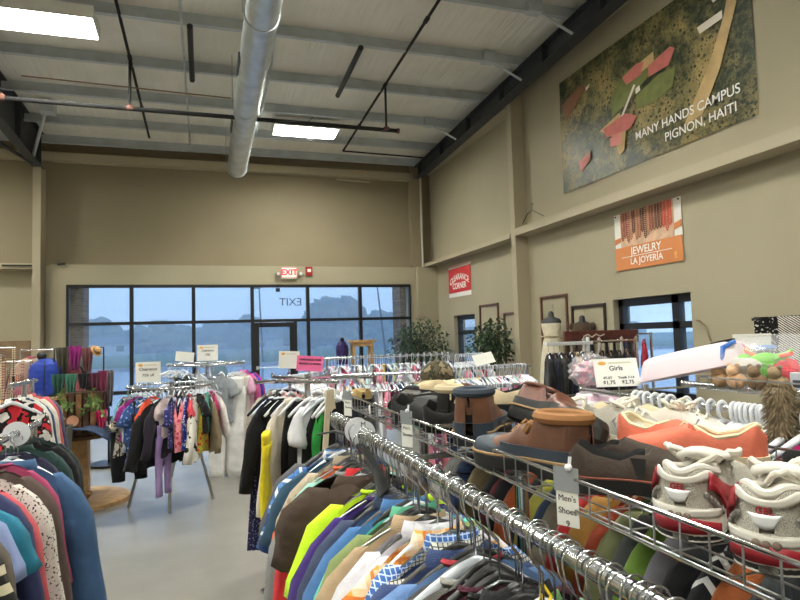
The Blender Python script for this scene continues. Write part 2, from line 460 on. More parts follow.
TR = [(-16.5, 100, 4.9, 9.5, 'round hazy tree beyond the lawn, seen through the leftmost storefront pane', 0, 0),
      (-11.5, 104, 3.4, 6, 'low hazy tree right of the round tree in the leftmost storefront pane', 1, 0),
      (-7.2, 108, 4.4, 8, 'broad hazy tree beyond the lawn behind the front clearance sign', 0, 0),
      (-2.8, 112, 3.6, 6, 'smaller hazy tree just left of the third storefront mullion', 1, 0),
      (1.6, 116, 4.2, 7, 'hazy tree beyond the lawn above the rear clearance signs', 0, 0),
      (6.4, 108, 5.2, 7, 'taller hazy tree just left of the glass door', 1, 0),
      (11.6, 104, 3.6, 7, 'low hazy tree seen through the glass door', 0, 0),
      (18.4, 88, 7.1, 8.4, 'tallest tree, bushy and dark, right of the glass door', 1, 0),
      (14.8, 96, 4.2, 6, 'middling hazy tree in the sidelight next to the glass door', 0, 0),
      (25.5, 90, 4.8, 7, 'hazy tree outside behind the wooden stand', 0, 0),
      (31.5, 94, 4.2, 8, 'hazy tree in the rightmost storefront pane beside the brick pier', 1, 0)]
for i, (x, y, h, w, lab, k2, cf) in enumerate(TR): tree(x, y, h, w, lab, (FOL, FOL2)[k2], cf, 20 + i)
mb = MB(); r = random.Random(3)
for i in range(150):
    mb.ball((r.uniform(-70, 110), r.uniform(120, 150), r.uniform(.3, 2.2)), (r.uniform(2, 5), 2, r.uniform(1, 2.4)), 7, 5)
tag(mb.build('hedgerow', FOL2), 'long dark hedge line on the horizon behind the trees', 'hedge', kind='stuff')
# two houses between the trees
for i, (x, y, w, lab) in enumerate(((-13., 96, 6, 'small white house between trees in the leftmost storefront pane'), (10.6, 99, 7, 'low pale house seen through the glass door'))):
    o = thing('house', lab, 'house', (x, y, -.05))
    MB().bx(-w / 2, w / 2, -2, 2, 0, 1.7).build('wall', mat('house_wall', (196, 198, 200), .8), o, False)
    mb = MB(); a = w / 2 + .3
    mb.add([(-a, -2.4, 1.7), (a, -2.4, 1.7), (a, 2.4, 1.7), (-a, 2.4, 1.7), (-a, 0, 2.7), (a, 0, 2.7)], [(0, 1, 5, 4), (2, 3, 4, 5), (0, 4, 3), (1, 2, 5), (0, 3, 2, 1)])
    mb.build('roof', mat('house_roof', (104, 104, 110), .8), o, False)
    for q in (-.3, .25): MB().bx(q * w - .5, q * w + .5, -2.03, -1.99, .6, 1.4).build('window', MULL, o, False)
for x, y, z, lab, tilt in ((11.75, 40, 5.3, 'thin leaning pole outside the rightmost storefront pane', -.35), (3.9, 46, 5.6, 'thin light pole outside the third storefront pane', 0.)):
    o = thing('light_pole', lab, 'pole', (x, y, -.06))
    MB().tube([(.2, 0, 0), (tilt * .5 + .1, 0, z * .5), (tilt, 0, z)], [.09, .07, .05], 8).build('pole', mat('pole_grey', (92, 96, 100), .6), o)
    MB().bx(tilt - .5, tilt + .1, -.12, .12, z - .05, z + .08).build('lamp_head', mat('pole_grey', (92, 96, 100), .6), o, False)

# ------------------------------------------------------------------ ceiling things
FXM = mat('fixture_white', (225, 225, 220), .4)
LAMP = mat('lamp_tube', (255, 255, 255), .4, emit=(253, 252, 240), est=66.)
def fixture(x, y, lab):
    z = roofz(y) - .06
    o = thing('ceiling_light', lab, 'ceiling light', (x, y, z), group='fluorescent strip fixtures on the ceiling')
    o.rotation_euler.x = -math.atan(SL)
    w, d = .66, .29
    MB().bx(-w - .02, w + .02, -d - .02, d + .02, .05, .075).bx(-w - .02, -w, -d - .02, d + .02, -.11, .05).bx(w, w + .02, -d - .02, d + .02, -.11, .05) \
        .bx(-w, w, -d - .02, -d, -.11, .05).bx(-w, w, d, d + .02, -.11, .05).build('housing', FXM, o, False)
    for s in (-1, 1):
        MB().bx(-w + .01, w - .01, s * .145 - .13, s * .145 + .13, .0, .025).build('diffuser', LAMP, o, False)
    for s in (-1, 1): MB().cyl((s * .5, 0, .075), (s * .5, 0, .14), .006, 6).build('hanger_rod', STEELW, o)
fixture(-2.12, 9.3, 'bright fluorescent ceiling light at upper left of the ceiling')
fixture(2.08, 12.55, 'bright fluorescent ceiling light right of the silver duct end')
for x, y, n in ((2.08, 6.1, 'nearer right'), (-2.12, 3., 'nearer left'), (2.08, -.3, 'overhead'), (-2.12, -3.4, 'rear left'), (-6.3, 6.1, 'far left side'), (-6.3, 12.7, 'far left corner'), (-6.3, -.3, 'left side')):
    fixture(x, y, 'bright fluorescent ceiling light out of view, %s row' % n)

# spiral duct
o = thing('air_duct', 'big round silver spiral duct hanging below the roof', 'duct', (0, 0, 0))
ya, yb = -2., 13.4; za, zb = 5.46 + SL * (yb - ya) * .85, 5.46
rings = []; N = 230
for i in range(N + 1):
    tt = i / N; y = lerp(ya, yb, tt); r_ = .205 + (.0035 if i % 3 == 0 else 0)
    rings.append([V(.70 + .03 * (1 - tt) * 0 + r_ * math.cos(2 * PI * k / 28), y + .02 * math.cos(2 * PI * k / 28), lerp(za, zb, tt) + r_ * math.sin(2 * PI * k / 28)) for k in range(28)])
MB().loft(rings).build('duct_tube', ZINC, o)
for y in (3.2, 7.3, 10.1, 13.36):
    z = lerp(za, zb, (y - ya) / (yb - ya))
    MB().tube([(.7, y - .02, z), (.7, y + .02, z)], .222, 28).build('joint_ring', ZINC, o)
    MB().tube([(.7 - .23, y, z), (.7 - .23, y, roofz(y) + .1)], .006, 6).tube([(.93, y, z), (.93, y, roofz(y) + .1)], .006, 6).build('hanger_strap', STEELW, o)
for y in (8.6, 10.9): MB().bx(.472, .5, y - .28, y + .28, lerp(za, zb, (y - ya) / (yb - ya)) - .06, lerp(za, zb, (y - ya) / (yb - ya)) + .04).build('outlet_grille', mat('grille', (70, 74, 78), .5), o, False)

PIPE = mat('sprinkler_pipe', (30, 29, 31), .85)
COPP = mat('copper_joint', (122, 82, 72), .7)
def pz(y): return roofz(y) + .03
def pipeline(x, y0, y1, lab, bend=None):
    o = thing('sprinkler_pipe', lab, 'pipe')
    pts = [(x, y0, pz(y0) - .02), (x, y1, pz(y1) - .02)]
    if bend: pts.append((bend, y1 + .03, pz(y1) - .04))
    MB().tube(pts[:2], .024, 8).build('pipe', PIPE, o)
    if bend: MB().tube(pts[1:], .02, 8).build('pipe', PIPE, o)
    MB().cyl((x, 10.4, 5.53), (x, 10.4, pz(10.4)), .022, 8).build('riser', PIPE, o)
    for y in (8.2, 10.4, 12.4): MB().cyl((x, y - .06, pz(y) - .02), (x, y + .06, pz(y) - .025), .036, 8).build('coupling', PIPE, o)
    return o
pipeline(3.225, -3, 14.0, 'thin dark sprinkler branch pipe right of the duct, bending to the corner', 5.3)
pipeline(-1.125, -3, 14.0, 'thin dark sprinkler branch pipe left of the duct')
o = thing('sprinkler_pipe', 'thick dark cross pipe running sideways under the roof', 'pipe')
MB().cyl((XL, 10.4, 5.51), (3.43, 10.4, 5.495), .038, 10).build('pipe', PIPE, o)
for x in (-2.93, -1.125, 3.225): MB().cyl((x - .05, 10.4, 5.51), (x + .05, 10.4, 5.51), .046, 10).cyl((x, 10.4, 5.5), (x, 10.4, 5.57), .03, 8).build('joint', COPP, o)
MB().cyl((3.43, 10.4, 5.495), (3.47, 10.4, 5.495), .048, 10).build('end_cap', COPP, o)
tag(MB().cyl((-2.9, 11.3, roofz(11.3) - .06), (.5, 11.35, roofz(11.3) - .1), .012, 6).build('gas_line', mat('gas_pipe', (150, 118, 96), .5)), 'thin brownish line running behind the thick cross pipe', 'pipe')
for x, y0, y1, lab in ((2.42, 9.05, 10.85, 'short black tube hanging right of the silver duct'), (-.17, 9.05, 10.8, 'short black tube hanging left of the silver duct')):
    o = thing('hanging_tube', lab, 'tube')
    MB().cyl((x, y0, roofz(y0) - .08), (x, y1, roofz(y1) - .08), .045, 10).build('tube', BLK, o)
    for y in (y0 + .15, y1 - .15): MB().cyl((x, y, roofz(y) - .08), (x, y, roofz(y) + .15), .006, 6).build('hanger_wire', STEELW, o)
tag(MB().cyl((-.3, -3, roofz(-3) - .019), (-.28, 14.2, roofz(14.2) - .019), .02, 8).build('conduit', ZINC), 'light metal conduit running lengthwise left of the duct', 'conduit')
tag(MB().tube([(1.03, 8.4, 6.5), (1.03, 9.4, 5.98), (1.02, 10.6, 5.85), (1.02, 12.2, 5.9)], .02, 8).build('conduit', ZINC), 'light conduit hugging the right side of the duct', 'conduit')
tag(MB().tube([(2.2, 12.1, 6.3), (2.02, 12.1, 6.1), (1.98, 12.1, 5.86), (2.1, 12.1, 5.74), (2.23, 12.1, 5.84), (2.16, 12.1, 5.98)], .008, 6).build('cable_loop', mat('cable_grey', (110, 110, 110), .5)), 'thin grey cable loop dangling from a purlin beside the duct', 'cable')
tag(MB().tube([(5.45, 14.68, 6.15), (5.45, 14.68, 3.465)], .03, 8).build('conduit', mat('conduit_white', (186, 184, 172), .5)), 'pale vertical conduit in the far right corner', 'conduit')
tag(MB().tube([(-3.42, 14.2, 5.66), (-2.9, 12.9, 6.2)], .035, 8).bx(-2.98, -2.72, 12.72, 12.98, 6.17, 6.4).build('fly_brace', PURL), 'grey diagonal brace from the left rafter to a purlin', 'brace')
for y, lab in ((7.55, 'grey flange brace high at the right rafter, nearest of three'), (9.1, 'grey flange brace at the right rafter, middle of three'), (12.0, 'grey flange brace at the right rafter, farthest of three')):
    tag(MB().tube([(5.33, y, roofz(y) - .28), (4.75, y + .05, roofz(y) + .02)], .022, 8).bx(4.62, 4.82, y - .02, y + .14, roofz(y) - .02, roofz(y) + .17).build('fly_brace', PURL), lab, 'brace')
tag(MB().tube([(-5.2, 10.72, 6.36), (-3.45, 14.25, 5.56)], .035, 8).build('brace_rod', DSTEEL), 'dark diagonal rod left of the far left column', 'brace')
tag(MB().cyl((4.08, 14.72, 5.66), (3.2, 14.72, 5.69), .02, 8).build('conduit', TRIM), 'painted conduit along the top of the far wall', 'conduit')

# ------------------------------------------------------------------ signs on the far wall
o = thing('exit_sign', 'lit red EXIT sign with two lamp heads above the storefront', 'exit sign', (1.97, D - .03, 3.31)); o.scale = (.88, 1, .88)
EXW = mat('exit_face', (250, 225, 220), .4, emit=(255, 190, 180), est=.35)
MB().bx(-.2, .2, -.03, .03, -.13, .13).build('face', EXW, o, False, bevel=.012)
MB().bx(-.23, .23, -.035, .03, -.18, -.13).build('base', mat('beige_plastic', (190, 184, 168), .5), o, False)
for s in (-1, 1):
    e = MB().ball((s * .31, -.04, -.04), (.06, .055, .06), 12, 8).cyl((s * .2, 0, -.09), (s * .3, -.02, -.06), .02).build('lamp_head', mat('lamp_grey', (150, 146, 134), .4), o)
    MB().disc((s * .31, -.094, -.04), .042, .012, 16, axis='Y').build('lens', mat('lens', (226, 230, 230), .2), e)
tx = text('lettering', 'EXIT', .22, mat('exit_red', (226, 40, 52), .5, emit=(255, 30, 40), est=.5), o, (0, -.032, 0), bold=.008); tx.rotation_euler = front()
o = thing('fire_alarm', 'small red fire alarm strobe with white lens on the far wall', 'fire alarm', (2.46, D - .02, 3.35))
MB().bx(-.085, .085, -.035, .02, -.11, .11).build('case', mat('alarm_red', (168, 44, 40), .4), o, False, bevel=.01)
MB().bx(-.045, .045, -.06, -.035, -.03, .05).build('strobe_lens', mat('strobe', (240, 236, 228), .2), o, False, bevel=.008)
# dark wall niche and stub left of the column
tag(MB().bx(-4.3, -3.62, D + .2, D + .25, 1.35, 1.82).build('wall_panel', mat('tan_panel', (128, 106, 82), .7, var=.2), None, False), 'dull tan panel on the wall behind the jewellery stands', 'panel')
tag(MB().bx(-4.1, -3.5, D - .06, D - .03, 3.42, 3.45).cyl((-2.9, D - .04, 3.475), (-3.05, D - .04, 3.46), .02, 6).build('bracket', BLK, None, False), 'thin black bar on the ledge left of the column', 'bracket')

# ------------------------------------------------------------------ banners on the right wall
SHEET = mat('banner_back', (228, 226, 220), .6)
def wave_sheet(w, h, nx=24, ny=12, amp=.008, seed=1):
    mb = MB(); r = random.Random(seed); p = r.uniform(0, 6)
    f = lambda x, y: amp * (math.sin(5 * x / w * 2 + p + 2 * y) + .5 * math.sin(9 * y / h + p))
    vs = [(lerp(-w / 2, w / 2, i / nx), lerp(-h / 2, h / 2, j / ny), 0) for j in range(ny + 1) for i in range(nx + 1)]
    vs = [(x, y, .012 + f(x, y)) for x, y, _ in vs]
    fs = [(j * (nx + 1) + i, j * (nx + 1) + i + 1, (j + 1) * (nx + 1) + i + 1, (j + 1) * (nx + 1) + i) for j in range(ny) for i in range(nx)]
    return mb.add(vs, fs)
# aerial photo banner
m, t, b = newmat('aerial_photo'); co = t.coord()
na = t.noise(co, 1.3, 5., .6); nb = t.noise(co, 9., 5., .75); vv = t.vor(co, 12.)
base = t.ramp(na, [(.34, lin((74, 76, 50))), (.47, lin((108, 102, 68))), (.56, lin((132, 120, 78))), (.68, lin((158, 138, 92)))])
trees = t.ramp(nb, [(.42, lin((22, 30, 18))), (.58, lin((60, 72, 42)))])
msk = t.ramp(t.math('ADD', t.math('MULTIPLY', na, .55), t.math('MULTIPLY', nb, .45)), [(.44, (1, 1, 1, 1)), (.54, (0, 0, 0, 1))])
c = t.mix(msk, base, trees)
c = t.mix(t.math('MULTIPLY', t.math('LESS_THAN', vv, .26), t.math('GREATER_THAN', na, .46)), c, lin((34, 42, 26)))
v2 = t.vor(co, 4.5, 'Color'); sv = t.new('ShaderNodeSeparateColor'); t.link(v2, sv.inputs[0])
c = t.mix(.55, c, t.ramp(sv.outputs[0], [(0, (.45, .5, .4, 1)), (.4, (.8, .85, .7, 1)), (.75, (1.15, 1.08, .95, 1)), (1, (1.3, 1.15, .95, 1))]), 'MULTIPLY')
v3 = t.vor(co, 26.); c = t.mix(t.math('MULTIPLY', t.math('LESS_THAN', v3, .3), t.math('GREATER_THAN', nb, .5)), c, lin((30, 42, 22)))
t.link(c, b.inputs['Base Color']); b.inputs['Roughness'].default_value = .38
AER = m
yb0, yb1 = 8.68, 4.91; zb0, zb1 = 4.01, 5.93
o = thing('banner', 'large aerial photo banner of a green campus with red roofs, high on the wall', 'banner', (XR - .004, (yb0 + yb1) / 2, (zb0 + zb1) / 2), rot=RIGHTWALL)
W, H = yb0 - yb1, zb1 - zb0
wave_sheet(W, H, 40, 20, .006).build('print', AER, o)
def patch(name, pts, m, dz=.026):
    mb = MB(); P = [((u - .5) * W, (.5 - v) * H) for u, v in pts]; n = len(P)
    mb.add([(x, y, dz) for x, y in P] + [(x, y, dz - .003) for x, y in P], [tuple(range(n - 1, -1, -1)) if False else tuple(range(n))] + [tuple(range(2 * n - 1, n - 1, -1))] + [(i, n + i, n + (i + 1) % n, (i + 1) % n) for i in range(n)])
    return mb.build(name, m, o, False)
ROAD = mat('print_road', (184, 156, 108), .5, var=.15, vs=6.); RED = mat('print_roof', (186, 104, 96), .5, var=.12, vs=10); RED2 = mat('print_roof_pale', (206, 132, 124), .5, var=.12, vs=10)
PGR = mat('print_grass', (104, 110, 58), .5, var=.2, vs=8); PWH = mat('print_white', (222, 214, 202), .5); PFLD = mat('print_field', (124, 84, 58), .5, var=.2, vs=5)
patch('field', [(.02, .22), (.16, .14), (.2, .2), (.05, .38)], PFLD)
patch('road', [(.94, .12), (.985, .1), (.95, .3), (.88, .62), (.8, .86), (.72, .88), (.84, .56), (.9, .34)], ROAD)
patch('clearing', [(.36, .4), (.44, .28), (.55, .27), (.62, .33), (.56, .42), (.44, .52), (.36, .56)], PGR)
patch('clearing', [(.5, .5), (.62, .44), (.7, .46), (.68, .58), (.58, .62), (.5, .6)], PGR)
patch('track', [(.28, .62), (.4, .56), (.44, .66), (.42, .86), (.39, .88), (.36, .72)], ROAD, .0265)
patch('track', [(.46, .3), (.6, .26), (.6, .34), (.5, .36)], ROAD, .0265)
patch('path', [(.4, .62), (.41, .63), (.5, .42), (.49, .41)], PWH, .028)
for pts, mm in (([(.43, .31), (.51, .27), (.55, .29), (.53, .37), (.45, .38)], RED), ([(.57, .34), (.68, .3), (.7, .33), (.67, .42), (.57, .42)], RED),
                ([(.3, .62), (.44, .59), (.5, .65), (.46, .72), (.32, .7)], RED), ([(.34, .72), (.41, .71), (.4, .8), (.34, .79)], RED2), ([(.13, .79), (.21, .74), (.21, .81), (.14, .88)], RED2)):
    patch('roof', pts, mm, .03)
for pts in ([(.8, .29), (.9, .28), (.9, .33), (.81, .34)], [(.86, .16), (.95, .13), (.95, .17), (.87, .2)], [(.5, .45), (.52, .44), (.525, .48), (.5, .49)], [(.2, .2), (.23, .19), (.22, .22), (.2, .23)]):
    patch('shed', pts, PWH, .03)
LET = mat('letter_white', (240, 240, 236), .5)
text('lettering', 'MANY HANDS CAMPUS', .165, LET, o, (.82, -.58, .032), bold=.0012)
text('lettering', 'PIGNON, HAITI', .165, LET, o, (1.07, -.775, .032), bold=.0012)
# jewelry poster
o = thing('poster', 'orange poster reading JEWELRY over a photo of bead necklaces', 'poster', (XR - .004, 6.755, 2.965), rot=RIGHTWALL)
W, H = 1.31, .83
wave_sheet(W, H, 12, 8, .003, 2).build('sheet', SHEET, o)
patch('orange_panel', [(0, .6), (1, .6), (1, 1), (0, 1)], mat('poster_orange', (206, 130, 76), .5), .018)
patch('photo_ground', [(.1, 0), (.9, 0), (.9, .6), (.1, .6)], mat('photo_tan', (206, 172, 144), .5, var=.2, vs=9.), .018)
r = random.Random(5)
bc = [(112, 74, 58), (178, 112, 84), (138, 92, 70), (96, 62, 52), (190, 134, 100), (150, 76, 66), (202, 86, 66)]
bm = [mat('bead_%d' % i, c_, .45) for i, c_ in enumerate(bc)]
for i in range(17):
    x = lerp(-.47, .47, i / 16); L = r.uniform(.3, .43); mb = MB()
    for s in (-1, 1):
        n = 15
        for q in range(n): mb.disc((x + s * .017, .4 - L * q / n, .024), .011, .008, 7)
    mb.disc((x, .4 - L, .024), .012, .008, 7).build('necklace_print', bm[r.randrange(6) if i < 14 else 6], o)
patch('corner_fold', [(0, .44), (.1, .42), (.1, .5), (0, .54)], mat('poster_orange', (206, 130, 76), .5), .02)
patch('corner_fold', [(.9, .4), (1, .36), (1, .46), (.9, .5)], mat('poster_orange', (206, 130, 76), .5), .02)
text('lettering', 'JEWELRY', .15, LET, o, (-.02, -.165, .021), bold=.002)
text('lettering', 'LA JOYERÍA', .125, LET, o, (-.02, -.31, .021), bold=.002)
MB().bx(-.52, .47, -.238, -.23, .018, .021).build('rule', LET, o, False)
MB().disc((.54, -.31, .02), .032, .006, 12).bx(.515, .565, -.37, -.32, .017, .023).build('logo', mat('logo_tan', (236, 176, 98), .5), o, False)
for sx in (-1, 1): MB().disc((sx * .62, .385, .02), .012, .012, 10).build('grommet', BLK, o)
# clearance corner sign
o = thing('sign', 'red CLEARANCE CORNER sign hanging on the wall above the narrow window', 'sign', (XR - .004, 13.17, 2.965), rot=RIGHTWALL)
W, H = 1.3, .75
wave_sheet(W, H, 8, 6, .003, 4).build('sheet', SHEET, o)
patch('red_panel', [(0, .07), (1, .07), (1, .86), (0, .86)], mat('sign_red', (200, 50, 56), .5), .018)
text('lettering', 'CLEARANCE', .2, LET, o, (0, .1, .021), bold=.004, arch=.42)
text('lettering', 'CORNER', .2, LET, o, (0, -.12, .021), bold=.004)
MB().bx(-.65, .65, .36, .4, 0, .03).build('top_rail', mat('rail_pink', (206, 170, 160), .5), o, False)

# frames, hooks on the right wall
def frame(y0, y1, z0, z1, m, lab, tk=.045):
    mb = MB(); a, c = XR - .035, XR - .002
    mb.bx(a, c, y0, y0 + tk, z0, z1).bx(a, c, y1 - tk, y1, z0, z1).bx(a, c, y0 + tk, y1 - tk, z1 - tk, z1).bx(a, c, y0 + tk, y1 - tk, z0, z0 + tk)
    return tag(mb.build('picture_frame', m, None, False, bevel=.006), lab, 'frame')
FR1 = mat('frame_brown', (92, 60, 42), .4, var=.2); FR2 = mat('frame_dark', (48, 34, 28), .4)
frame(8.72, 9.57, .95, 2.325, FR1, 'tall empty brown frame on the wall around the white dress')
frame(7.72, 8.61, 1.0, 2.105, FR2, 'dark empty frame on the wall behind the brown top')
frame(11.22, 12.12, .95, 2.32, FR1, 'tall empty brown frame on the wall right of the narrow window')
frame(10.15, 11.0, 1.0, 2.1, FR1, 'lower brown frame on the wall behind the ficus, next to the column')
tag(MB().tube([(5.5, 9.55, 3.66), (5.5, 9.38, 3.8), (5.5, 9.2, 3.83), (5.5, 8.85, 3.66)], .008, 6).tube([(5.5, 9.2, 3.83), (5.5, 9.2, 3.9), (5.5, 9.16, 3.93), (5.5, 9.24, 3.95)], .007, 6).build('wire_hanger', BLK), 'empty thin black hanger left on the ledge under the aerial banner', 'hanger')
tag(MB().tube([(5.8, 5.95, 1.78), (5.77, 5.86, 1.77), (5.77, 5.83, 1.74), (5.77, 5.77, 1.7), (5.77, 5.74, 1.58), (5.78, 5.72, 1.52)], .012, 6).build('wall_hook', mat('hook_dull', (140, 122, 96), .5)), 'small dull wall hook left alone on the bare wall', 'hook')
# ================================================================== CLOTHES
_pm = {}
def proto(key, fn):
    if key not in _pm: _pm[key] = fn()
    return _pm[key]
def body_mesh(seed, ws=.198, L=.68, d0=.036, flare=1.12, neck=.34, nu=15, nv=13, drop=.088, ztop=-.086, fold=1., strap=False, vneck=.055):
    r = random.Random(seed); p1, p2, p3 = (r.uniform(0, 6) for _ in range(3)); mb = MB()
    def pt(u, v, sd):
        au = abs(u)
        w = ws * (lerp(1., 1.06, min(1, v / .2)) if v < .2 else lerp(1.06, flare, (v - .2) / .8))
        if strap and v < .25: w = ws * lerp(.72, 1.06, v / .25)
        zt = ztop - (drop * max(0, (au - neck) / (1 - neck)) ** 1.35 if au > neck else (vneck * (1 - (au / neck) ** 2) if sd > 0 else .012 * (1 - (au / neck) ** 2)))
        if au > .78: zt -= .035 * ((au - .78) / .22) ** 2
        zh = ztop - L + .012 * math.sin(4 * u + p2)
        z = lerp(zt, zh, v)
        d = d0 * max(0, 1 - u * u) ** .4 * (.55 + .45 * min(1, v / .1))
        y = sd * d + fold * v * (.016 * math.sin(3 * u + p1) + .009 * math.sin(8 * u + p2 + 3 * v) * sstep(.1, .6, v) + .004 * math.sin(17 * u + p3))
        x = u * w + fold * .01 * v * math.sin(5 * v + p3)
        return (x, y, z)
    for sd in (1, -1):
        vs = [pt(-1 + 2 * i / nu, j / nv, sd) for j in range(nv + 1) for i in range(nu + 1)]
        fs = []
        for j in range(nv):
            for i in range(nu):
                q = (j * (nu + 1) + i, j * (nu + 1) + i + 1, (j + 1) * (nu + 1) + i + 1, (j + 1) * (nu + 1) + i)
                fs.append(q if sd > 0 else q[::-1])
        mb.add(vs, fs)
    return mb.mesh('garment_body')
def sleeve_mesh(seed, side, ws=.198, L=.24, r0=.088, r1=.07, ang=24., d0=.03, drop=.088, ztop=-.086, n=10):
    r = random.Random(seed); mb = MB(); a0 = math.radians(ang); p = r.uniform(0, 6)
    P = V(side * ws * .74, 0, ztop - drop * .6 - .062); rings = []; K = max(5, int(L / .06)); x, z, y = P.x, P.z, 0.
    for i in range(K + 1):
        t = i / K; a = math.radians(lerp(ang + 24, ang * .7, min(1, t * 2.2))) if L < .4 else math.radians(lerp(ang + 30, ang * .55, min(1, t * 3.2)))
        dx, dz = math.sin(a) * side, -math.cos(a)
        if i: x += dx * L / K; z += dz * L / K
        y = .02 * t * math.sin(4 * t + p)
        R = lerp(r0, r1, t) * (1 + .05 * math.sin(9 * t + p))
        b = lerp(.0, 1., min(1, t * 3 + .25)); nx, nz = lerp(0, -dz, b), lerp(1, dx * side * side, b)
        nx, nz = lerp(0, math.cos(a), b), lerp(1, math.sin(a), b)
        l = math.hypot(nx, nz); nx, nz = nx / l * side, nz / l
        dy = lerp(d0 * .75, max(d0, R * .62), min(1, t * (2.6 if L < .4 else 4)))
        rings.append([(x + nx * R * math.cos(q), y + dy * math.sin(q) + .006 * math.sin(3 * q + 8 * t + p), z + nz * R * math.cos(q)) for q in (2 * PI * k / n for k in range(n))])
    c0 = V(side * ws * .5, 0, ztop - drop * .3 - .035)
    rings.insert(0, [(c0.x + (p_[0] - P.x) * .3, p_[1] * .35, c0.z + (p_[2] - P.z) * .3) for p_ in rings[0]])
    mb.loft(rings, True, True); return mb.mesh('sleeve')
def collar_mesh(kind, ztop=-.086):
    mb = MB(); n = 20; rings = []
    rx, ry = .068, .034
    if kind == 'crew':
        for dz, k in ((.004, 1.04), (.012, .97), (.006, .9), (-.006, .96)):
            rings.append([(rx * k * math.cos(a), ry * k * math.sin(a), ztop + dz - .05 * max(0, math.sin(a)) ** 1.2) for a in (2 * PI * i / n for i in range(n))])
    elif kind == 'shirt':
        for dz, k, e in ((-.028, 1.16, 1.22), (.002, 1.08, 1.12), (.03, .92, .95), (.026, .86, .88), (-.01, .9, .92)):
            rings.append([(rx * k * math.cos(a), ry * e * math.sin(a) + (.012 if e > 1.2 and math.sin(a) > .3 else 0), ztop + dz - .045 * max(0, math.sin(a)) ** 1.5) for a in (2 * PI * i / n for i in range(n))])
    else:   # hood or thick collar
        for dz, k, e in ((-.06, 1.35, 2.1), (-.02, 1.45, 2.0), (.02, 1.15, 1.3), (.02, .95, 1.), (-.03, .9, .9)):
            rings.append([(rx * k * math.cos(a), ry * e * math.sin(a) - .008, ztop + dz - .04 * max(0, math.sin(a))) for a in (2 * PI * i / n for i in range(n))])
    rings.append(rings[0]); mb.loft(rings, True, False); return mb.mesh('collar')
def trouser_leg(seed, side, L=.95, r0=.1, r1=.075, d=.03):
    r = random.Random(seed); p = r.uniform(0, 6); rings = []; n = 12
    for i in range(11):
        t = i / 10; cx = side * lerp(.085, .095, t) + .008 * math.sin(5 * t + p)
        R = lerp(r0, r1, t); rings.append([(cx + R * math.cos(a), .012 * math.sin(4 * t + p) + d * math.sin(a) * (1 + .25 * math.sin(9 * t + 2 * a + p)), -.2 - L * t) for a in (2 * PI * k / n for k in range(n))])
    return MB().loft(rings).mesh('trouser_leg')

# kinds: (body kwargs, sleeve kwargs or None, collar kind)
KINDS = {
    'tee': (dict(L=.66), dict(L=.2, r0=.088, r1=.082, ang=30), 'crew'),
    'longtee': (dict(L=.66), dict(L=.56, r0=.085, r1=.045, ang=22), 'crew'),
    'shirt': (dict(L=.7), dict(L=.58, r0=.085, r1=.05, ang=22), 'shirt'),
    'sshirt': (dict(L=.68), dict(L=.24, r0=.09, r1=.086, ang=28), 'shirt'),
    'polo': (dict(L=.66), dict(L=.2, r0=.088, r1=.08, ang=28), 'shirt'),
    'fleece': (dict(L=.46, d0=.11, ws=.2, drop=.07, fold=1.8), dict(L=.22, r0=.1, r1=.08, ang=14, d0=.075, ws=.2, drop=.07), 'hood'),
    'jacket': (dict(L=.7, d0=.05, ws=.22), dict(L=.6, r0=.095, r1=.06, ang=18, d0=.048, ws=.22), 'shirt'),
    'suit': (dict(L=.76, d0=.045, ws=.225, drop=.06, vneck=.2), dict(L=.62, r0=.085, r1=.06, ang=10, d0=.045, ws=.225, drop=.06), 'shirt'),
    'tank': (dict(L=.58, strap=True, ws=.17), None, None),
    'dress': (dict(L=.95, flare=1.4, strap=True, ws=.17), None, None),
    'ldress': (dict(L=1.15, flare=1.3, ws=.19), None, 'crew'),
    'kid': (dict(L=.4, ws=.145, drop=.06, d0=.022), dict(L=.13, r0=.06, r1=.055, ang=30, ws=.145, drop=.06, d0=.02), 'kcrew'),
    'kidlong': (dict(L=.42, ws=.145, drop=.06, d0=.026), dict(L=.34, r0=.06, r1=.035, ang=20, ws=.145, drop=.06, d0=.024), 'kcrew'),
    'kiddress': (dict(L=.52, ws=.13, flare=1.7, strap=True, d0=.03), None, None),
    'kidtank': (dict(L=.36, ws=.12, strap=True), None, None),
    'baby': (dict(L=.3, ws=.12, drop=.05, d0=.02), dict(L=.1, r0=.05, r1=.045, ang=30, ws=.12, drop=.05, d0=.02), 'kcrew'),
}
NOUN = {'tee': 't_shirt', 'longtee': 'long_sleeved_shirt', 'shirt': 'shirt', 'sshirt': 'short_sleeved_shirt', 'polo': 'polo_shirt', 'fleece': 'fleece_jacket', 'jacket': 'jacket', 'suit': 'suit_jacket',
        'tank': 'camisole', 'dress': 'dress', 'ldress': 'long_dress', 'kid': 'child_shirt', 'kidlong': 'child_sweater', 'kiddress': 'child_dress', 'kidtank': 'child_vest', 'baby': 'baby_shirt',
        'pants': 'trousers', 'kpants': 'child_trousers', 'shorts': 'shorts'}
CAT = {'tee': 't-shirt', 'longtee': 'top', 'shirt': 'shirt', 'sshirt': 'shirt', 'polo': 'polo shirt', 'fleece': 'fleece jacket', 'jacket': 'jacket', 'suit': 'suit jacket', 'tank': 'tank top', 'dress': 'dress', 'ldress': 'dress',
       'kid': "child's top", 'kidlong': "child's top", 'kiddress': "child's dress", 'kidtank': "child's top", 'baby': 'baby top', 'pants': 'trousers', 'kpants': 'trousers', 'shorts': 'shorts'}
def put(name, key, fn, m, parent):
    return link(name, proto(key, fn), m, parent)
gi = [0]
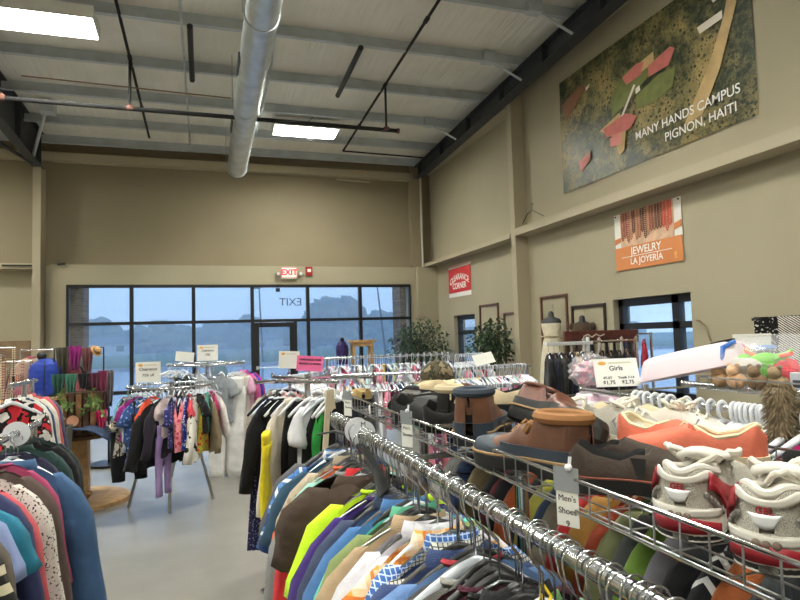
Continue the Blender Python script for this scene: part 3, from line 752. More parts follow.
def garment(kind, x, y, z, rz, m, label, group=None, m2=None, sc=1., sl=1., tilt=0.):
    gi[0] += 1; sd = gi[0] % 5
    o = thing(NOUN[kind], label, CAT[kind], (x, y, z), rz, group); o.scale = (sc, sc, sc * sl); o.rotation_euler.y = tilt
    if kind in ('pants', 'kpants', 'shorts'):
        L = {'pants': .95, 'kpants': .5, 'shorts': .28}[kind]; k = 1. if kind == 'pants' else .72
        for s in (-1, 1): put('trouser_leg', (kind, sd, s), lambda: trouser_leg(sd, s, L, .1 * k + .01, .075 * k + (.02 if kind == 'shorts' else 0), .03), m, o)
        put('waistband', (kind, 'w'), lambda: MB().loft([[(.185 * k * math.cos(a), .03 * math.sin(a), zz) for a in (2 * PI * q / 14 for q in range(14))] for zz in (-.1, -.13, -.21, -.26)]).mesh('waistband'), m2 or m, o)
        return o
    bk, sk, ck = KINDS[kind]
    put('garment_body', (kind, 'b', sd), lambda: body_mesh(sd, **bk), m, o)
    if sk:
        for s in (-1, 1): put('sleeve', (kind, 's', sd % 3, s), lambda: sleeve_mesh(sd % 3, s, **sk), m, o)
    if ck == 'kcrew':
        c = put('collar', ('c', 'crew'), lambda: collar_mesh('crew'), m2 or m, o); c.scale = (.68, .7, 1); c.location.z = 0.
    elif ck: put('collar', ('c', ck), lambda: collar_mesh(ck), m2 or m, o)
    return o

# hangers; the rail centre is the origin, the hook curls over it
def hook_pts(r=.021, n=9):
    return [(r * math.cos(a), 0, r * math.sin(a)) for a in (math.radians(lerp(-25, 190, i / n)) for i in range(n + 1))] + [(-.016, 0, -.03), (0, 0, -.048), (0, 0, -.118)]
def hanger_bar(w=.175, drop=.1, r=.009, flat=1.5, wide=False):
    mb = MB()
    pts = [(s * w * abs(k), 0, -.115 - drop * abs(k) ** 1.3) for k, s in [(q / 6, (1 if q > 0 else -1)) for q in range(-6, 7)]]
    mb.tube(pts, [r * (1.15 - .4 * abs(q) / 6) for q in range(-6, 7)], 8, flat=flat)
    return mb.mesh('hanger_body')
def wide_hanger():
    mb = MB(); pts = [(s * .15 * abs(k), 0, -.06 - .07 * abs(k) ** 1.2) for k, s in [(q / 6, (1 if q > 0 else -1)) for q in range(-6, 7)]]
    mb.tube(pts, [.013 * (1.2 - .45 * abs(q) / 6) for q in range(-6, 7)], 8, flat=1.1)
    mb.tube([(.022 * math.cos(a), 0, .022 * math.sin(a) + .004) for a in (math.radians(lerp(-30, 180, i / 8)) for i in range(9))] + [(-.02, 0, -.03), (-.004, 0, -.05), (0, 0, -.065)], .007, 8, flat=1.2)
    mb.tube([(-.13, 0, -.125), (0, 0, -.128), (.13, 0, -.125)], .005, 6)
    return mb.mesh('hanger')
FARH = MB()
def far_hanger(x, y, z, rz, sc=1.):
    M = Matrix.Translation((x, y, z)) @ Matrix.Rotation(rz, 4, 'Z') @ Matrix.Scale(sc, 4)
    t_ = MB(); t_.tube(hook_pts(.021, 6), .0028, 5); w = .125
    t_.tube([(s * w * abs(k), 0, -.085 - .05 * abs(k) ** 1.3) for k, s in [(q / 3, (1 if q > 0 else -1)) for q in range(-3, 4)]], .009, 6, flat=1.4)
    FARH.add([M @ Vector(p) for p in t_.v], t_.f)
def hanger(kind, x, y, z, rz, label, group=None, sc=1., roll=0., name='clothes_hanger'):
    o = thing(name, label, 'hanger', (x, y, z), rz, group); o.scale = (sc,) * 3
    if kind == 'wide':
        put('hanger_body', ('h', 'wide'), wide_hanger, WPL, o); return o
    hm = STEELW if kind == 'wire' else CHROME
    put('hook', ('h', 'hook'), lambda: MB().tube(hook_pts(), .0019, 6).mesh('hook'), hm, o)
    if kind == 'black': put('shoulder_bar', ('h', 'bar'), hanger_bar, BLK, o)
    elif kind == 'narrow': put('shoulder_bar', ('h', 'nbar'), lambda: hanger_bar(.15, .1, .008), BLK, o)
    elif kind == 'clear': put('shoulder_bar', ('h', 'bar'), hanger_bar, CLEAR, o)
    elif kind == 'white': put('shoulder_bar', ('h', 'bar'), hanger_bar, WPL, o)
    elif kind == 'kid': put('shoulder_bar', ('h', 'kbar'), lambda: hanger_bar(.115, .055, .008), CLEAR, o)
    elif kind == 'wood': put('shoulder_bar', ('h', 'bar'), hanger_bar, WOOD, o)
    else: put('shoulder_bar', ('h', 'wbar'), lambda: hanger_bar(.19, .085, .0035, 1.), hm, o)
    return o
HN = {'black': 'black hanger', 'clear': 'clear hanger', 'white': 'white hanger', 'kid': "clear hanger", 'wide': 'white hanger', 'wire': 'wire hanger', 'wood': 'wooden hanger'}
def hang(kind, hk, pos, rz, m, desc, where, group, sc=1., sl=1., m2=None, hlab=None, dz=0.):
    x, y, z = pos
    garment(kind, x, y, z - (.0 if kind.startswith(('kid', 'baby', 'kp')) or hk in ('kid', 'far', 'wide') else .048) - dz, rz, m, desc + ' ' + where, group, m2, sc, sl)
    sc *= 1.
    if hk == 'far': far_hanger(x, y, z, rz, sc)
    elif hk: hanger(hk, x, y, z, rz, HN[hk] + ' with the ' + desc + ' ' + where, 'hangers ' + where, 1. if hk != 'kid' else min(1., sc))

# ------------------------------------------------------------------ gondola racks: two hang rails, posts, base, baskets on top
RZ = 1.375
def gondola(x0, y0, y1, lab, ys, RZ=1.375):
    o = thing('clothes_rack', lab, 'clothes rack', (x0 + .37, (y0 + y1) / 2, 0)); cx, cy = x0 + .37, (y0 + y1) / 2
    L = lambda p: (p[0] - cx, p[1] - cy, p[2])
    for x in (x0, x0 + .74):
        MB().tube([L((x, y0, RZ)), L((x, y1, RZ))], .0155, 16).build('hang_rail', CHROME, o)
        for y in (y0, y1): MB().ball(L((x, y, RZ)), .018, 12, 8).build('rail_cap', CHROME, o)
    for y in ys:
        MB().cyl(L((cx, y, .04)), L((cx, y, 1.37)), .02, 10).build('post', CHROME, o)
        MB().bar(L((x0, y, RZ - .012)), L((x0 + .74, y, RZ - .012)), .02, .012).build('cross_arm', CHROME, o, False)
        MB().bar(L((x0 + .05, y, .04)), L((x0 + .7, y, .04)), .04, .03).build('foot', CHROME, o, False)
    return o
def basket(x, y0, y1, lab, w=.53, h=.055, step=.0508, z=1.388):
    o = thing('wire_basket', lab, 'wire basket', (x + w / 2, (y0 + y1) / 2, z), group='wire baskets on the racks'); hx, hy = w / 2, (y1 - y0) / 2
    def rim(zz, r, name):
        MB().tube([(-hx, -hy, zz), (hx, -hy, zz), (hx, hy, zz), (-hx, hy, zz)], r, 8, closed=True).build(name, CHROME, o)
    rim(h, .0028, 'top_rim'); rim(.0, .0026, 'bottom_rim')
    mb = MB(); n = round((y1 - y0) / step)
    for i in range(n + 1):
        y = lerp(-hy, hy, i / n)
        for s in (-1, 1): mb.tube([(s * hx, y, 0), (s * hx, y, h)], .0016, 6)
    mb.tube([(-hx, -hy, h - .003), (hx, -hy, h - .003), (hx, hy, h - .003), (-hx, hy, h - .003)], .0014, 6, closed=True)
    m2 = round(w / step)
    for i in range(m2 + 1):
        x_ = lerp(-hx, hx, i / m2)
        for s in (-1, 1): mb.tube([(x_, s * hy, 0), (x_, s * hy, h)], .0016, 6)
    mb.build('side_wires', STEELW, o)
    mb = MB()
    for i in range(m2 + 1):
        x_ = lerp(-hx, hx, i / m2); mb.tube([(x_, -hy, .003), (x_, hy, .003)], .0018, 6)
    for x_ in (-hx + .012, -hx + .028, hx - .02): mb.tube([(x_, -hy, -.004), (x_, hy, -.004)], .0022, 6)
    n2 = round((y1 - y0) / .1)
    for i in range(n2 + 1):
        y = lerp(-hy, hy, i / n2); mb.tube([(-hx, y, 0), (hx, y, 0)], .0016, 6)
    mb.build('floor_wires', STEELW, o); return o

NX = .5
gondola(NX, .18, 2.44, "chrome double-sided clothes rack under the men's shoe baskets in the foreground", (.5, 1.58, 2.4))
basket(.605, .12, 1.57, "long wire basket full of men's shoes nearest the camera")
basket(.605, 1.6, 2.72, 'wire basket of black shoes farther along the near rack')

# front rail, far to near: (y, kind, fabric, description)
F = fab
NF = [
 (2.40, 'tee', F('#57575b'), 'dark grey t-shirt', 1.),
 (2.33, 'sshirt', F('#5b8fd0', 'plaid', '#24457f', '#dfe6f2', s=11), 'bright blue plaid shirt', 1.),
 (2.26, 'tee', F('#2c4a60'), 'dark teal t-shirt', 1.),
 (2.18, 'shirt', F('#b6a893', 'floral', '#c8bca8', '#a08a70', s=40), 'cream patterned shirt', 1.),
 (2.11, 'longtee', F('#e0693f', 'bands', '#b9b9b0', '#a5dccb', s=4.5), 'orange, grey and mint striped top', 1.),
 (2.05, 'longtee', F('#8d8e90'), 'heather grey long-sleeved top', 1.05),
 (1.97, 'shirt', F('#d23137'), 'long red shirt', 1.05),
 (1.85, 'fleece', F('#43352c', wr=.8), 'thick dark brown fleece', 1.05),
 (1.73, 'tee', F('#c9f32c'), 'neon yellow t-shirt', 1.),
 (1.675, 'longtee', F('#3f2a72'), 'deep purple top', 1.),
 (1.61, 'shirt', F('#3a4560'), 'slate navy shirt', 1.),
 (1.55, 'shirt', F('#4b76ad'), 'mid blue denim shirt', 1.),
 (1.495, 'polo', F('#72d6c4'), 'mint green polo shirt', 1.),
 (1.45, 'tee', F('#7f8f5c'), 'olive green t-shirt', 1.),
 (1.41, 'shirt', F('#b29a7c'), 'tan buttoned shirt', 1.),
 (1.36, 'shirt', F('#d3d2dc'), 'off white dress shirt', 1.),
 (1.325, 'shirt', F('#e6e6ee'), 'crisp white dress shirt', 1.),
 (1.285, 'sshirt', F('#f0a84e', 'plaid', '#f4e4d0', '#e07f3a', s=16), 'orange and white plaid shirt', .97),
 (1.245, 'shirt', F('#3e69b4', 'check', '#c6d8f2', s=85), 'royal blue check shirt', 1.),
 (1.20, 'sshirt', F('#d6d6cf', 'check', '#33363a', s=110), 'fine black and white check shirt', 1.),
 (1.165, 'shirt', F('#34446e'), 'indigo blue shirt', .98),
 (1.135, 'tee', F('#6b8cc0', None), 'light blue t-shirt with red neckband', .97),
 (1.08, 'tee', F('#93928f'), 'pale heather grey t-shirt', 1.08),
 (1.02, 'longtee', F('#4b2231'), 'maroon sweater', 1.),
 (.985, 'tee', F('#a6c4a8', 'bands', '#16181a', '#16181a', s=5.), 'black t-shirt with mint trim', 1.),
 (.945, 'jacket', F('#232428'), 'charcoal black jacket', 1.),
 (.905, 'polo', F('#5f8a56'), 'leaf green polo shirt', 1.),
 (.875, 'tee', F('#c53543'), 'crimson t-shirt', 1.),
 (.84, 'tee', F('#f2b81e'), 'golden yellow t-shirt', 1.02),
 (.80, 'jacket', F('#252c3d'), 'navy blazer', 1.),
 (.75, 'tee', F('#343438'), 'faded black t-shirt', 1.),
 (.70, 'shirt', F('#8a2030'), 'dark red shirt', .97),
 (.65, 'tee', F('#4a5a70'), 'steel blue t-shirt', 1.),
 (.60, 'tee', F('#26262a'), 'plain black t-shirt', 1.),
 (.55, 'shirt', F('#707278'), 'mid grey shirt', 1.),
 (.50, 'tee', F('#274030'), 'bottle green t-shirt', 1.),
]
r = random.Random(11); W1 = 'on the near chrome rail'
ycs = []
for i, (y, kd, m, desc, sc) in enumerate(NF):
    hk = ['black', 'black', 'clear', 'black', 'wire'][i % 5]
    m2 = {'light blue t-shirt with red neckband': F('#b8404a'), 'mint green polo shirt': F('#5fae8e')}.get(desc)
    hang(kd, hk, (NX + r.uniform(-.012, .012) - (.03 if kd == 'fleece' else 0), y, RZ), r.uniform(-.12, .12) + (.1 if kd == 'fleece' else .04), m, desc, W1, "men's clothes on the near front rail", sc * r.uniform(.95, 1.04), .74 if kd == 'fleece' else 1., m2); ycs.append(y)
# crowd of empty hangers between the shirts: their hooks hide the rail
n = 0
yy = .36
while yy < 2.42:
    if min(abs(yy - q) for q in ycs) > .012:
        hanger('narrow', NX, yy, RZ, r.uniform(-.16, .16), 'empty black plastic hanger with chrome hook crowded on the near chrome rail', 'empty black hangers crowded on the near chrome rail'); n += 1
    yy += r.uniform(.019, .027)
# black garments tucked between, on the nearest part
# rear rail, far to near
NR = [
 (2.42, 'jacket', '#9c9d9c', 'long pale grey jacket'), (2.36, 'jacket', '#76797e', 'mid grey coat'), (2.30, 'jacket', '#2d3a5c', 'navy plaid jacket'), (2.23, 'shirt', '#33333a', 'charcoal shirt'), (2.17, 'jacket', '#6e6247', 'khaki tan jacket'),
 (2.10, 'shirt', '#141416', 'black shirt'), (2.04, 'shirt', '#5a1d25', 'wine red shirt'), (1.97, 'jacket', '#1c1c20', 'black work jacket'), (1.90, 'jacket', '#9a4b27', 'rust orange jacket'), (1.84, 'shirt', '#202126', 'soot black shirt'),
 (1.77, 'jacket', '#93903c', 'olive yellow jacket'), (1.70, 'jacket', '#26344c', 'dark navy jacket'), (1.63, 'jacket', '#6a6558', 'grey brown jacket'), (1.56, 'jacket', '#a52a2c', 'bright red jacket'), (1.49, 'jacket', '#9a7035', 'mustard brown jacket'),
 (1.43, 'shirt', '#8b3a24', 'brick red shirt'), (1.37, 'jacket', '#8c9268', 'sage jacket with white lining'), (1.31, 'jacket', '#54585a', 'dark grey jacket'), (1.25, 'jacket', '#6b8c3a', 'grass green jacket'), (1.18, 'jacket', '#75747c', 'mauve grey jacket'),
 (1.12, 'jacket', '#1a1b1f', 'black zip jacket'), (1.06, 'jacket', '#222428', 'black jacket with white stripes'), (1.0, 'jacket', '#a0582e', 'burnt orange jacket'), (.93, 'jacket', '#2f3438', 'graphite jacket'), (.86, 'shirt', '#5d2228', 'burgundy shirt'), (.79, 'jacket', '#3b4350', 'blue grey jacket'),
 (.72, 'jacket', '#24262a', 'matt black jacket'), (.65, 'jacket', '#56504a', 'taupe jacket'), (.58, 'jacket', '#303a30', 'forest green jacket'), (.5, 'jacket', '#404048', 'lead grey jacket')]
for i, (y, kd, c, desc) in enumerate(NR):
    mm = F(c, 'vstripes', '#e4e4e4', s=22) if 'stripes' in desc else (F(c, 'plaid', '#48608c', '#1c2236', s=14) if 'plaid' in desc else F(c))
    hang(kd, ['black', 'wire', 'black', 'wood'][i % 4], (NX + .74, y, RZ), r.uniform(-.08, .08), mm, desc, 'under the shoe baskets', "men's clothes on the rear rail under the shoe baskets", 1.)
# size discs on the rail
def size_disc(x, y, z, txt, lab, rz=0., r0=.058):
    o = thing('size_divider', lab, 'size divider', (x, y, z), rz); mb = MB(); n = 28; rings = []
    for rr, yy in ((.019, -.0012), (r0, -.0012), (r0, .0012), (.019, .0012), (.019, -.0012)):
        rings.append([(rr * math.cos(2 * PI * k / n), yy, rr * math.sin(2 * PI * k / n)) for k in range(n)])
    MB().loft(rings, True, False).build('disc', WPL, o, False)
    if txt:
        tx = text('lettering', txt, .024, BLK, o, (0, -.0016, .031), ext=.0003); tx.rotation_euler = front()
    return o
size_disc(NX, 1.97, RZ, 'M', 'round white size divider marked M on the near rail', .15, .044)
size_disc(NX, 2.06, RZ, '', 'round white blank size divider just behind the M divider on the near rail', .1, .044)
# big dark strap hanger lying over the brown fleece
o = thing('bag_strap', 'wide flat dark strap looped over the brown fleece and near rail', 'strap', (0, 0, 0))
mb = MB(); P = [V(.411, 2.324, 1.325), V(.466, 2.269, 1.342), V(.486, 2.105, 1.35), V(.486, 1.925, 1.335), V(.476, 1.74, 1.31), V(.466, 1.66, 1.288), V(.462, 1.6, 1.27)]
wd = [.012, .016, .02, .026, .036, .05, .05]
rings = []
for p_, w_ in zip(P, wd):
    rings.append([(p_.x - w_ * .5, p_.y - w_ * .8, p_.z), (p_.x + w_ * .5, p_.y + w_ * .8, p_.z), (p_.x + w_ * .5, p_.y + w_ * .8, p_.z + .006), (p_.x - w_ * .5, p_.y - w_ * .8, p_.z + .006)])
mb.loft(rings).build('strap', mat('strap_dark', (48, 50, 52), .55), o)

# label holders on the basket front: (y, lines)
def tag_holder(x, y, z, lines, lab, w=.05, h=.11, size=.017):
    o = thing('price_tag', lab, 'tag', (x, y, z), 0., rot=(PI / 2, 0, -1.1))
    MB().bx(-w / 2, w / 2, -h, .0, -.001, .001).build('card', PAPER, o, False)
    MB().bx(-w / 2 - .003, w / 2 + .003, -.03, .012, .0015, .0028).build('clear_sleeve', mat('sleeve_plastic', (150, 155, 160), .15), o, False)
    MB().ball((.006, .012, .003), .007, 10, 6).tube([(.006, .012, .0), (.006, .03, -.004)], .003, 6).build('clip', WPL, o)
    for i, s in enumerate(lines): text('lettering', s, size, BLK, o, (0, -.042 - i * size * 1.45, .0013), ext=.0003)
    return o
tag_holder(.598, .925, 1.45, ["Men's", 'Shoes', '9'], "white tag reading Men's Shoes 9 clipped to the near basket", .042, .09, .015)
tag_holder(.598, 1.80, 1.452, ["Men's", 'Shoes', '8'][:2], 'white tag on the far basket, right of the small string tag', .045, .1, .014)
tag_holder(.598, 2.62, 1.452, ["Men's", 'Shoes'], 'white tag at the far end of the far basket', .05, .1, .014)
o = thing('string_tag', 'tiny white string tag tied on the far basket', 'tag', (.596, 2.24, 1.44))
MB().bx(-.001, .001, -.008, .008, -.035, -.002).build('card', PAPER, o, False)
tag(MB().tube([(.505, .86, 1.3), (.512, .85, 1.285), (.5, .845, 1.268), (.495, .86, 1.272), (.508, .87, 1.28)], .0028, 6).build('tie', mat('tie_yellow', (226, 196, 30), .5)), 'little yellow plastic tie among the black hangers below the near rail', 'tie')
# ================================================================== SHOES
def shoe_outline(s, W, toe=1.):
    w = interp([(0, .74), (.12, .8), (.38, .74), (.55, .9), (.7, 1.), (.85, .86), (1, .5)], s) * W / 2
    if s < .13: w *= math.sqrt(max(.02, 1 - ((.13 - s) / .133) ** 2))
    if s > .82: w *= math.sqrt(max(.02, 1 - ((s - .82) / .183) ** 2)) * toe + (1 - toe) * 0
    return w
def shoe_upper(L, W, hk, op, sole_h, spring=.012, rimw=.72, ns=34, inner=None, bulge=.1):
    mb = MB(); N = 17; rings = []; opens = []
    ss = [.5 - .5 * math.cos(PI * i / ns) for i in range(ns + 1)]
    for s in ss:
        w = shoe_outline(s, W); h = interp(hk, s); z0 = sole_h + spring * max(0, (s - .7) / .3) ** 2 - .004
        o = sstep(op[0] - .05, op[0] + .03, s) * (1 - sstep(op[1] - .05, op[1] + .04, s)); opens.append(o)
        lean = .0
        if s < .12: lean = 0
        pts = []
        wr = max(w * rimw, w - .02) if h > .07 else w * .85
        for k in range(N):
            a = PI * k / (N - 1)
            cy = w * math.copysign(abs(math.cos(a)) ** .55, math.cos(a)); cz = z0 + (h - z0) * math.sin(a) ** .75
            kk = k if k <= 8 else 16 - k; sg = 1 if k <= 8 else -1
            if kk <= 4:
                t = kk / 4; oy = lerp(w, wr, t ** 1.3) + bulge * w * math.sin(PI * t) * .5; oz = lerp(z0, h, t)
            elif kk == 5: oy, oz = wr - .003, h + .004
            elif kk == 6: oy, oz = wr - .009, h - .003
            elif kk == 7: oy, oz = max(.002, w * .8 - .012), z0 + .014
            else: oy, oz = 0, z0 + .01
            pts.append((s * L, lerp(cy, sg * oy, o), lerp(cz, oz, o)))
        rings.append(pts)
    fm = lambda i, k: 1 if (opens[i] + opens[i + 1]) / 2 > .5 and 5 <= k <= 10 else 0
    mb.loft(rings, False, False, 0, fm)
    return mb
def shoe_sole(L, W, h, spring=.012, ov=1.05, heel=0., layers=None, ns=26):
    rings = []
    mb = MB(); ss = [.5 - .5 * math.cos(PI * i / ns) for i in range(ns + 1)]
    for s in ss:
        w = shoe_outline(s, W) * ov + .002; x = (s - .5) * L * 1.025 + .5 * L; sp = spring * max(0, (s - .7) / .3) ** 2
        hl = heel * (1 - sstep(.3, .36, s)); b = 0 if s < .34 else heel * 0
        zb = sp + (heel * .0 if s < .33 else heel * sstep(.3, .36, s) * .7 * (1 - sstep(.5, .7, s)))
        rings.append([(x, w, h + sp), (x, w * 1.01, h * .5 + sp), (x, w * .95, zb), (x, 0, zb), (x, -w * .95, zb), (x, -w * 1.01, h * .5 + sp), (x, -w, h + sp), (x, 0, h + sp + .001)])
    return mb.loft(rings)
def arc_top(hk, L, W, s, side, k=.6, off=.003):
    w = shoe_outline(s, W); h = interp(hk, s); return V(s * L, side * w * k, h * (1 - .25 * k * k) + off)
def laces(hk, L, W, s0, s1, n, r, m, parent, bow=0., k=.33, seed=0):
    rr = random.Random(seed); mb = MB()
    for i in range(n):
        s = lerp(s0, s1, i / max(1, n - 1)); a = arc_top(hk, L, W, s, 1, k, .004); b = arc_top(hk, L, W, s + .02, -1, k, .004); c = (a + b) / 2 + V(0, 0, .008)
        mb.tube([a, c, b], r, 6)
    if bow:
        top = arc_top(hk, L, W, s0, 0, 0, .012)
        for q in range(5):
            a = rr.uniform(-PI, PI) if q > 1 else (PI / 2 if q else -PI / 2); R = bow * rr.uniform(.7, 1.2); pts = []
            for j in range(11):
                t = j / 10; loop = math.sin(PI * t)
                pts.append(top + V(math.cos(a) * R * loop * .8 + (t - .5) * .05 * math.sin(a), math.sin(a) * R * loop * .9 + (t - .5) * .05, -.014 + .018 * loop * rr.uniform(.8, 1.2) - (.05 * max(0, t - .6))))
            mb.tube(pts, r * 1.25, 7)
    return mb.build('laces', m, parent)
def place(o, x, y, z, ang, roll=0., pitch=0.):
    o.matrix_world = Matrix.Translation((x, y, z)) @ Matrix.Rotation(ang, 4, 'Z') @ Matrix.Rotation(pitch, 4, 'Y') @ Matrix.Rotation(roll, 4, 'X')

LEA = lambda n, c, rough=.5, var=.22: mat(n, c, rough, var=var, vs=16., bump=.12, bs=140.)
L_BROWN = LEA('brown_leather', (112, 74, 52)); L_RED = LEA('oxblood_leather', (104, 62, 50), .36); L_DARK = LEA('dark_brown_suede', (58, 46, 38), .8); L_BLACK = LEA('black_leather', (30, 30, 32), .45)
L_CORAL = LEA('coral_canvas', (214, 112, 88), .8, .1); CREAM = mat('cream_lining', (222, 208, 176), .85, bump=.1, bs=200); RUB = mat('black_rubber', (26, 27, 28), .6)
NAVYR = mat('navy_rubber', (48, 60, 74), .42); TANB = mat('tan_rubber', (150, 122, 84), .6); DKLIN = mat('dark_lining', (20, 20, 22), .9); WHL = mat('white_leather', (216, 212, 204), .5, var=.06)
MESHG = None
m, t, b = newmat('grey_mesh'); co = t.coord(); v_ = t.vor(co, 520.)
t.link(t.ramp(v_, [(.15, lin((150, 146, 138))), (.5, lin((196, 192, 182)))]), b.inputs['Base Color']); b.inputs['Roughness'].default_value = .8
t.link(t.bump(v_, .5, .003), b.inputs['Normal']); MESHG = m
SRED = mat('sneaker_red', (146, 28, 40), .4); SILV = mat('reflective_silver', (236, 238, 242), .25, .2); LACE = mat('lace_white', (226, 222, 212), .85)
CAMO = fab('#5b5240', 'camo', '#37362a', '#8b7d62', s=26)

BZ = 1.396          # top of the basket floor wires
# --- low shoes
def low_shoe(name, lab, x, y, z, ang, L=.28, W=.1, up=None, lining=None, sole=None, style='slip', group=None, laces_m=None, roll=0., pitch=0.):
    hk = {'slip': [(0, .07), (.06, .086), (.18, .066), (.32, .058), (.44, .074), (.5, .084), (.62, .072), (.8, .058), (.93, .05), (1, .03)],
          'sneak': [(0, .082), (.1, .095), (.25, .083), (.38, .1), (.5, .098), (.65, .08), (.8, .062), (.93, .052), (1, .03)],
          'boat': [(0, .062), (.12, .07), (.35, .06), (.5, .066), (.66, .06), (.85, .05), (1, .028)]}[style]
    o = thing(name, lab, 'shoe', (0, 0, 0), 0., group); place(o, x, y, z, ang, roll, pitch)
    shoe_upper(L, W, hk, (.03, .46 if style != 'sneak' else .4), .026, rimw=.82).build('upper', [up, lining], o)
    shoe_sole(L, W, .028, heel=.006).build('sole', sole, o)
    if lining == CREAM and style == 'slip':
        pts = []
        for k in range(26):
            a = 2 * PI * k / 26; s = .245 + .205 * math.cos(a); w = shoe_outline(s, W); pts.append((s * L, math.sin(a) * w * .8, interp(hk, s) + .003))
        MB().tube(pts, .0045, 6, closed=True).build('collar_binding', CREAM, o)
    if laces_m: laces(hk, L, W, .44, .66, 4, .0032, laces_m, o, .045 if style == 'sneak' else 0, seed=int(x * 1000))
    return o, hk
# --- boots
def boot(lab, x, y, z, ang, up, lower, cuff, roll=0., pitch=0., L=.29, W=.108, H=.165, lacem=None, name='boot', band=TANB, cr=.013):
    hk = [(0, H), (.06, H + .004), (.36, H), (.42, H - .03), (.5, .105), (.6, .082), (.8, .066), (.93, .056), (1, .03)]
    o = thing(name, lab, 'boot', (0, 0, 0)); place(o, x, y, z, ang, roll, pitch)
    shoe_upper(L, W, hk, (.02, .4), .03, rimw=.86, ns=44).build('upper', [up, DKLIN], o)
    hl = [(0, .062), (.3, .06), (.5, .062), (.66, .066), (.8, .068), (.93, .058), (1, .034)]
    mb = MB(); rings = []
    for i in range(29):
        s = .5 - .5 * math.cos(PI * i / 28); w = shoe_outline(s, W) * 1.045 + .002; h = interp(hl, s); ring = []
        for k in range(13):
            a = PI * k / 12
            if s < .62: kk = k if k <= 6 else 12 - k; sg = 1 if k <= 6 else -1; y_, z_ = sg * (w if kk < 6 else w * .6), min(1, kk / 5) * (h - .02) + .02
            else: y_, z_ = w * math.copysign(abs(math.cos(a)) ** .55, math.cos(a)), .02 + (h - .016) * math.sin(a) ** .75
            ring.append((s * L * 1.02 - .003, y_, z_))
        rings.append(ring)
    mb.loft(rings, False, False); lo = mb.build('rubber_lower', lower, o)
    mb = MB(); pts = []
    for sd in (1, -1):
        pts = [(s * L * 1.02 - .003, sd * (shoe_outline(s, W) * 1.06 + .0035), .036) for s in (q / 20 for q in range(1, 20))]; mb.tube(pts, .0035, 6)
    mb.build('welt', band, o)
    shoe_sole(L, W, .028, heel=.012).build('sole', RUB, o)
    pts = []
    for k in range(24):
        a = 2 * PI * k / 24; s = .2 + .185 * math.cos(a); pts.append((s * L, math.sin(a) * W * .36, H + .006 + .01 * math.cos(a) * 0))
    MB().tube(pts, cr, 8, closed=True).build('padded_collar', cuff, o)
    if lacem: laces(hk, L, W, .42, .6, 5, .003, lacem, o, .03, .4)
    return o
RAWH = mat('rawhide_lace', (150, 108, 66), .7)
boot('brown leather duck boot standing upright, opening up, with puffy navy collar', .675, 1.50, BZ, math.radians(50), L_BROWN, NAVYR, mat('navy_cuff', (52, 62, 76), .8), lacem=RAWH, L=.31, W=.13, H=.135)
boot('oxblood boot tipped on its side behind the brown duck boots, dark rubber toe rightwards', .84, 1.55, BZ + .05, math.radians(-84), L_RED, RUB, L_RED, roll=math.radians(-28), pitch=math.radians(3), H=.1, L=.34, W=.125, cr=.006)
boot('brown duck boot with its navy rubber toe against the basket front', .735, 1.045, BZ, math.radians(112), LEA('red_brown_leather', (100, 64, 46)), NAVYR, mat('tan_cuff', (150, 104, 62), .8), L=.31, H=.118, lacem=RAWH)
low_shoe('slip_on_shoe', 'dark brown suede slip-on behind its twin, left of the coral shoes', .70, 1.13, BZ, math.radians(-42), .29, .1, L_DARK, DKLIN, RUB)
o, hk = low_shoe('slip_on_shoe', 'big dark brown suede slip-on with black elastic sides, nearest the basket front', .675, 1.03, BZ, math.radians(-43), .30, .108, L_DARK, DKLIN, RUB)
for s in (1, -1):
    mb = MB(); P = [(.42, .97, .034), (.38, .93, .07), (.47, .9, .07), (.45, .97, .034)]
    pts = [(s_ * .3, s * (shoe_outline(s_, .108) * k_ + .004), z_) for s_, k_, z_ in P]; mb.loft([[pts[0], pts[3]], [pts[1], pts[2]]], False, False)
    mb.build('elastic_gore', RUB, o)
    MB().tube([(s_ * .3, s * (shoe_outline(s_, .108) * 1.06 + .003), .031) for s_ in (q / 16 for q in range(1, 16))], .002, 6).build('welt', mat('welt_rust', (128, 66, 48), .6), o)
low_shoe('slip_on_shoe', 'coral slip-on shoe behind the other coral one, cream lining showing', .965, 1.25, BZ + .012, math.radians(-72), .28, .098, L_CORAL, CREAM, CREAM)
o, hk = low_shoe('slip_on_shoe', 'coral slip-on shoe with slit cream tongue, toe towards the left', 1.085, .945, BZ + .012, math.radians(131), .29, .1, L_CORAL, CREAM, CREAM)
MB().tube([arc_top(hk, .29, .1, .5, -1, .95, .002), arc_top(hk, .29, .1, .56, -1, .6, .004), arc_top(hk, .29, .1, .52, -1, .2, .004)], .004, 6).build('slit_trim', CREAM, o)
for i, (x, y, a, lab) in enumerate(((.99, 1.42, -78, 'off white lace-up sneaker left of the coral pair, farther one'), (1.05, 1.31, -66, 'off white lace-up sneaker right behind the coral pair'), (.93, 1.52, -95, 'off white sneaker tucked behind the oxblood boot'))):
    o, hk = low_shoe('sneaker', lab, x, y, BZ + .01, math.radians(a), .28, .1, WHL if i else MESHG, CREAM, mat('sole_white', (220, 216, 206), .6), 'sneak', None, LACE)
    for s in (1, -1):
        mb = MB()
        for q in range(4): mb.tube([(.14 + q * .018, s * .047, .034), (.12 + q * .018, s * .043, .06), (.135 + q * .015, s * .03, .078)], .003, 5)
        mb.build('side_stripes', mat('stripe_grey', (150, 150, 152), .5), o)
low_shoe('woven_shoe', 'black and tan woven shoe behind the red and white sneakers', .955, .80, BZ + .005, math.radians(-12), .27, .098, fab('#2a2722', 'check', '#8d8468', s=110, rough=.7), DKLIN, RUB, 'boat')
